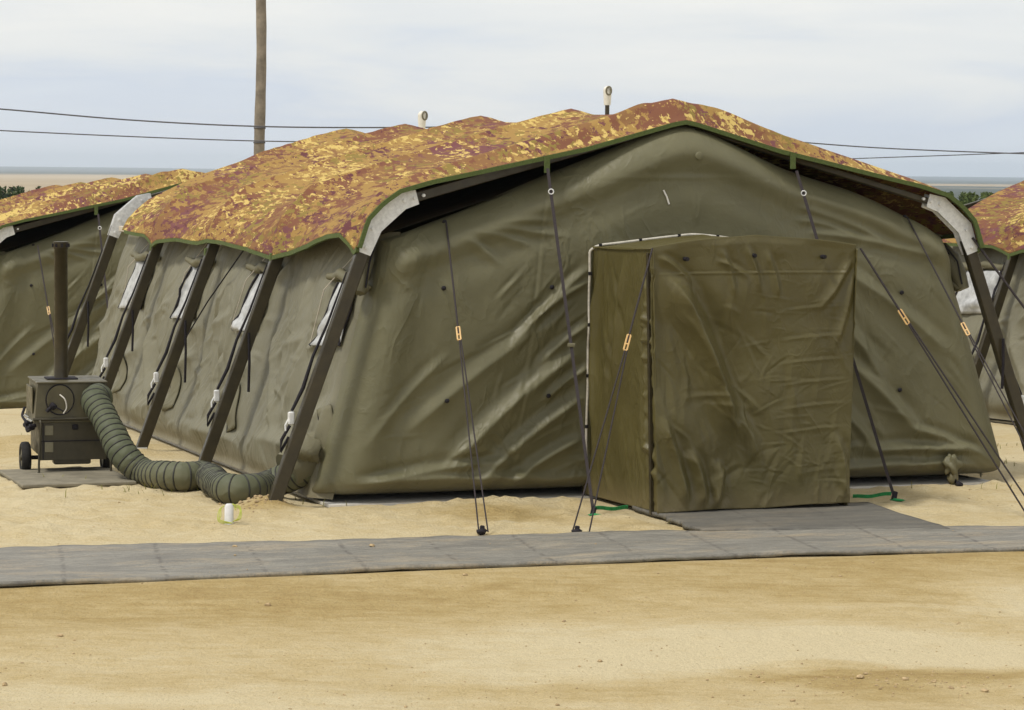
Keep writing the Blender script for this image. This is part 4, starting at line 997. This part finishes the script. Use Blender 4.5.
# ------------------------------------------------------------------ loose gravel, weeds
def scatter_stones():
    r = np.random.default_rng(5); vs = []; fs = []
    t = (1+5**.5)/2; ico = np.array([(-1, t, 0), (1, t, 0), (-1, -t, 0), (1, -t, 0), (0, -1, t), (0, 1, t), (0, -1, -t), (0, 1, -t), (t, 0, -1), (t, 0, 1), (-t, 0, -1), (-t, 0, 1)])/1.9
    ifs = [(0, 11, 5), (0, 5, 1), (0, 1, 7), (0, 7, 10), (0, 10, 11), (1, 5, 9), (5, 11, 4), (11, 10, 2), (10, 7, 6), (7, 1, 8), (3, 9, 4), (3, 4, 2), (3, 2, 6), (3, 6, 8), (3, 8, 9), (4, 9, 5), (2, 4, 11), (6, 2, 10), (8, 6, 7), (9, 8, 1)]
    n = 0; pts = []
    while n < 2600:
        y = 11.5+ r.random()**1.3*14; x = r.uniform(-.24, .24)*y
        if r.random() > .15+1.1*max(0, fbm(np.array([x*1.1]), np.array([y*1.1]), 17, 3)[0]-.35)*2: continue
        if on_mat(np.array(x), np.array(y)) and r.random() < .9: continue
        n += 1; pts.append((x, y, min(.010, .0020+r.exponential(.0014))))
    c = gpt(880, 682)
    for _ in range(160): pts.append((c[0]+r.normal(0, .35), c[1]+r.normal(0, .22), min(.013, .003+r.exponential(.002))))
    c = gpt(258, 508)
    for _ in range(60): pts.append((c[0]+r.normal(0, .12), c[1]+r.normal(0, .12), min(.03, .006+r.exponential(.005))))
    for px, py, s in ((860, 677, .022), (905, 680, .018), (985, 693, .02), (600, 661, .014), (465, 580, .015), (268, 604, .018), (60, 639, .016), (5, 686, .018), (372, 549, .018), (235, 550, .016), (840, 578, .012)):
        c = gpt(px, py); pts.append((c[0], c[1], s))
    P = np.array(pts); zz = gz(P[:, 0], P[:, 1]) + np.where(on_mat(P[:, 0], P[:, 1]), .025, 0)
    for (x, y, s), z in zip(pts, zz):
        a = r.random()*6.28; sc = np.array([s*r.uniform(.8, 1.6), s*r.uniform(.8, 1.4), s*r.uniform(.5, .9)])
        V = ico*(1+r.normal(0, .12, (12, 1)))*sc; V = V@np.array([[math.cos(a), math.sin(a), 0], [-math.sin(a), math.cos(a), 0], [0, 0, 1]])
        o = len(vs); vs += [tuple(v+np.array([x, y, z+s*.25])) for v in V]; fs += [tuple(i+o for i in f) for f in ifs]
    me = bpy.data.meshes.new('gravel'); me.from_pydata(vs, [], fs); ob = link_mesh('gravel', me, M['stone'], None, False)
    setp(ob, 'small stones and clods scattered over the sand', 'gravel', kind='stuff')
scatter_stones()
def weeds():
    r = np.random.default_rng(9); vs = []; fs = []
    spots = [(170, 470, 8), (150, 492, 10), (175, 487, 8), (262, 498, 6), (120, 492, 6), (340, 505, 4), (1000, 470, 8), (1015, 445, 8), (985, 490, 4), (60, 480, 5), (20, 430, 14), (945, 495, 3), (700, 524, 3)]
    for px, py, k in spots:
        c = gpt(px, py)
        for _ in range(k):
            x = c[0]+r.normal(0, .14); y = c[1]+r.normal(0, .12); z = float(gz(x, y)); h = r.uniform(.03, .08); a = r.random()*6.28; le = r.uniform(.02, .06)
            d = np.array([math.cos(a), math.sin(a), 0]); q = np.array([-d[1], d[0], 0])*.004; b = np.array([x, y, z-.005])
            o = len(vs); vs += [tuple(b-q), tuple(b+q), tuple(b+d*le*.4+np.array([0, 0, h*.7])+q*.7), tuple(b+d*le*.4+np.array([0, 0, h*.7])-q*.7), tuple(b+d*le+np.array([0, 0, h]))]
            fs += [(o, o+1, o+2, o+3), (o+3, o+2, o+4)]
    me = bpy.data.meshes.new('weeds'); me.from_pydata(vs, [], fs); ob = link_mesh('weeds', me, M['weed'], None, False)
    setp(ob, 'sparse dry grass blades in the sand near the tents', 'grass', kind='stuff')
weeds()

# ------------------------------------------------------------------ far wood of young pines
def leaf_mat(name, c1, c2, c3):
    m, nt, b = newmat(name)
    geo = N(nt, 'ShaderNodeNewGeometry')
    n = noise(nt, geo.outputs['Position'], .35, 4)
    lk(nt, ramp(nt, n, [(.3, c1), (.55, c2), (.75, c3)]).outputs[0], b.inputs['Base Color']); b.inputs['Roughness'].default_value = .8
    b.inputs['Specular IOR Level'].default_value = .2
    return m
M['needles'] = leaf_mat('pine_needles', (.022, .045, .014), (.042, .070, .020), (.075, .095, .03)); M['scrub'] = leaf_mat('scrub_leaves', (.055, .085, .02), (.095, .125, .03), (.15, .17, .05))
def wood(name, label, seed, n, yr, xr, drop, sg, mat, wide):
    r = np.random.default_rng(seed); VS = []; FS = []; off = 0
    for _ in range(n):
        y = r.uniform(*yr); x = r.uniform(*xr)*y; z = float(ground_z(np.array(x), np.array(y)))
        ht = max(1.5, (2.56-drop/FPX*y-z)*min(1.0, 1.02-abs(r.normal(0, sg))))
        nl = 150; k = r.random(nl)**.75; rad = (1-k)*ht*wide+.08
        a = r.random(nl)*6.28; rr = rad*np.sqrt(r.random(nl))
        c = np.stack([x+rr*np.cos(a), y+rr*np.sin(a), z+ht*(.10+.88*k)-rr*.25], 1); sz = ht*.050*(.6+r.random(nl)*.8)*(1.15-.6*k)
        d = r.normal(0, 1, (nl, 3))*np.array([1, 1, .7]); d /= np.linalg.norm(d, axis=1, keepdims=True); e = np.cross(d, r.normal(0, 1, (nl, 3))); e /= np.linalg.norm(e, axis=1, keepdims=True)
        q = np.stack([c-d*sz[:, None], c+e*sz[:, None]*.45, c+d*sz[:, None], c-e*sz[:, None]*.45], 1).reshape(-1, 3)
        VS.append(q); FS.append(np.arange(nl*4).reshape(-1, 4)+off); off += nl*4
        for q3 in range(3):
            b0, b1 = 2.09*q3, 2.09*(q3+1); w0 = .05+.01*ht
            VS.append(np.array([(x+w0*math.cos(b0), y+w0*math.sin(b0), z-.2), (x+w0*math.cos(b1), y+w0*math.sin(b1), z-.2), (x+.01, y, z+ht), (x, y+.01, z+ht)])); FS.append(np.array([[0, 1, 2, 3]])+off); off += 4
    V = np.vstack(VS); F = np.vstack(FS)
    me = bpy.data.meshes.new(name); me.from_pydata(V.tolist(), [], F.tolist()); ob = link_mesh(name, me, mat, None, False)
    setp(ob, label, 'wood', kind='stuff')
wood('pine_wood', 'dark green young pine wood beyond the tents at the far left', 3, 520, (150, 270), (-.30, -.125), 19, .17, M['needles'], .13)
wood('birch_scrub', 'bright green scrub wood seen between the main tent and the right tent', 4, 560, (140, 240), (.10, .32), 15, .07, M['scrub'], .30)

# ------------------------------------------------------------------ haze
hz = MB(); hz.box((0, 6500, 20), (27600, 14200, 82)); 
m, nt, b = newmat('haze_air'); nt.nodes.remove(b)
vol = N(nt, 'ShaderNodeVolumePrincipled'); vol.inputs['Color'].default_value = (.74, .85, 1.0, 1); vol.inputs['Density'].default_value = 1.1e-4
lk(nt, vol.outputs[0], nt.nodes['Material Output'].inputs['Volume'])
USE_HAZE = True
if USE_HAZE:
    o = hz.build('haze', m); setp(o, 'thin pale haze over the far country', 'haze', kind='stuff')

# ------------------------------------------------------------------ sky and sun
SUN_EL, SUN_AZ = R_(60), R_(-122)     # azimuth measured from +Y (view direction) towards +X; the light comes from the left
w = bpy.data.worlds.new('World'); scene.world = w; w.use_nodes = True; nt = w.node_tree
bg = nt.nodes['Background']; bg.inputs['Strength'].default_value = .10
sky = N(nt, 'ShaderNodeTexSky', sky_type='NISHITA'); sky.sun_disc = False; sky.sun_elevation = SUN_EL; sky.sun_rotation = SUN_AZ
tc = N(nt, 'ShaderNodeTexCoord').outputs['Generated']
sx = N(nt, 'ShaderNodeSeparateXYZ'); lk(nt, tc, sx.inputs[0]); el = sx.outputs[2]
cl = noise(nt, vmap(nt, tc, (5, 5, 24)), 1.0, 6, .55, .4)
cl2 = noise(nt, vmap(nt, tc, (9, 9, 120)), 1.0, 5, .6, .3)
e1 = math_(nt, 'MULTIPLY', el, 11)                       # 0 at horizon .. 0.75 at the top of the frame
f = math_(nt, 'ADD', math_(nt, 'ADD', e1, math_(nt, 'MULTIPLY', math_(nt, 'SUBTRACT', cl, .5), 1.4)), math_(nt, 'MULTIPLY', math_(nt, 'SUBTRACT', cl2, .5), .22))
cloud = ramp(nt, f, [(.0, (7.6, 8.2, 9.0)), (.25, (7.0, 7.65, 8.7)), (.52, (8.6, 8.8, 8.9)), (.80, (9.6, 9.55, 9.25))]).outputs[0]
hi = math_(nt, 'MULTIPLY', math_(nt, 'SUBTRACT', el, .10), 1.6, True)
cloud = mixc(nt, hi, cloud, (9.5, 9.3, 9.0))
mx = mixc(nt, .88, sky.outputs[0], cloud); lk(nt, mx, bg.inputs['Color'])
sun = bpy.data.lights.new('sun', 'SUN'); sun.energy = 2.5; sun.angle = R_(11); sun.color = (1, .95, .87)
so = bpy.data.objects.new('sun', sun); COL.objects.link(so)
sd = Vector((math.sin(SUN_AZ)*math.cos(SUN_EL), math.cos(SUN_AZ)*math.cos(SUN_EL), math.sin(SUN_EL)))
so.rotation_euler = sd.to_track_quat('Z', 'Y').to_euler()
scene.view_settings.view_transform = 'Standard'; scene.view_settings.look = 'None'; scene.view_settings.exposure = 0; scene.view_settings.gamma = 1
scene.view_settings.use_curve_mapping = False
scene.cycles.max_bounces = 6; scene.cycles.volume_bounces = 2
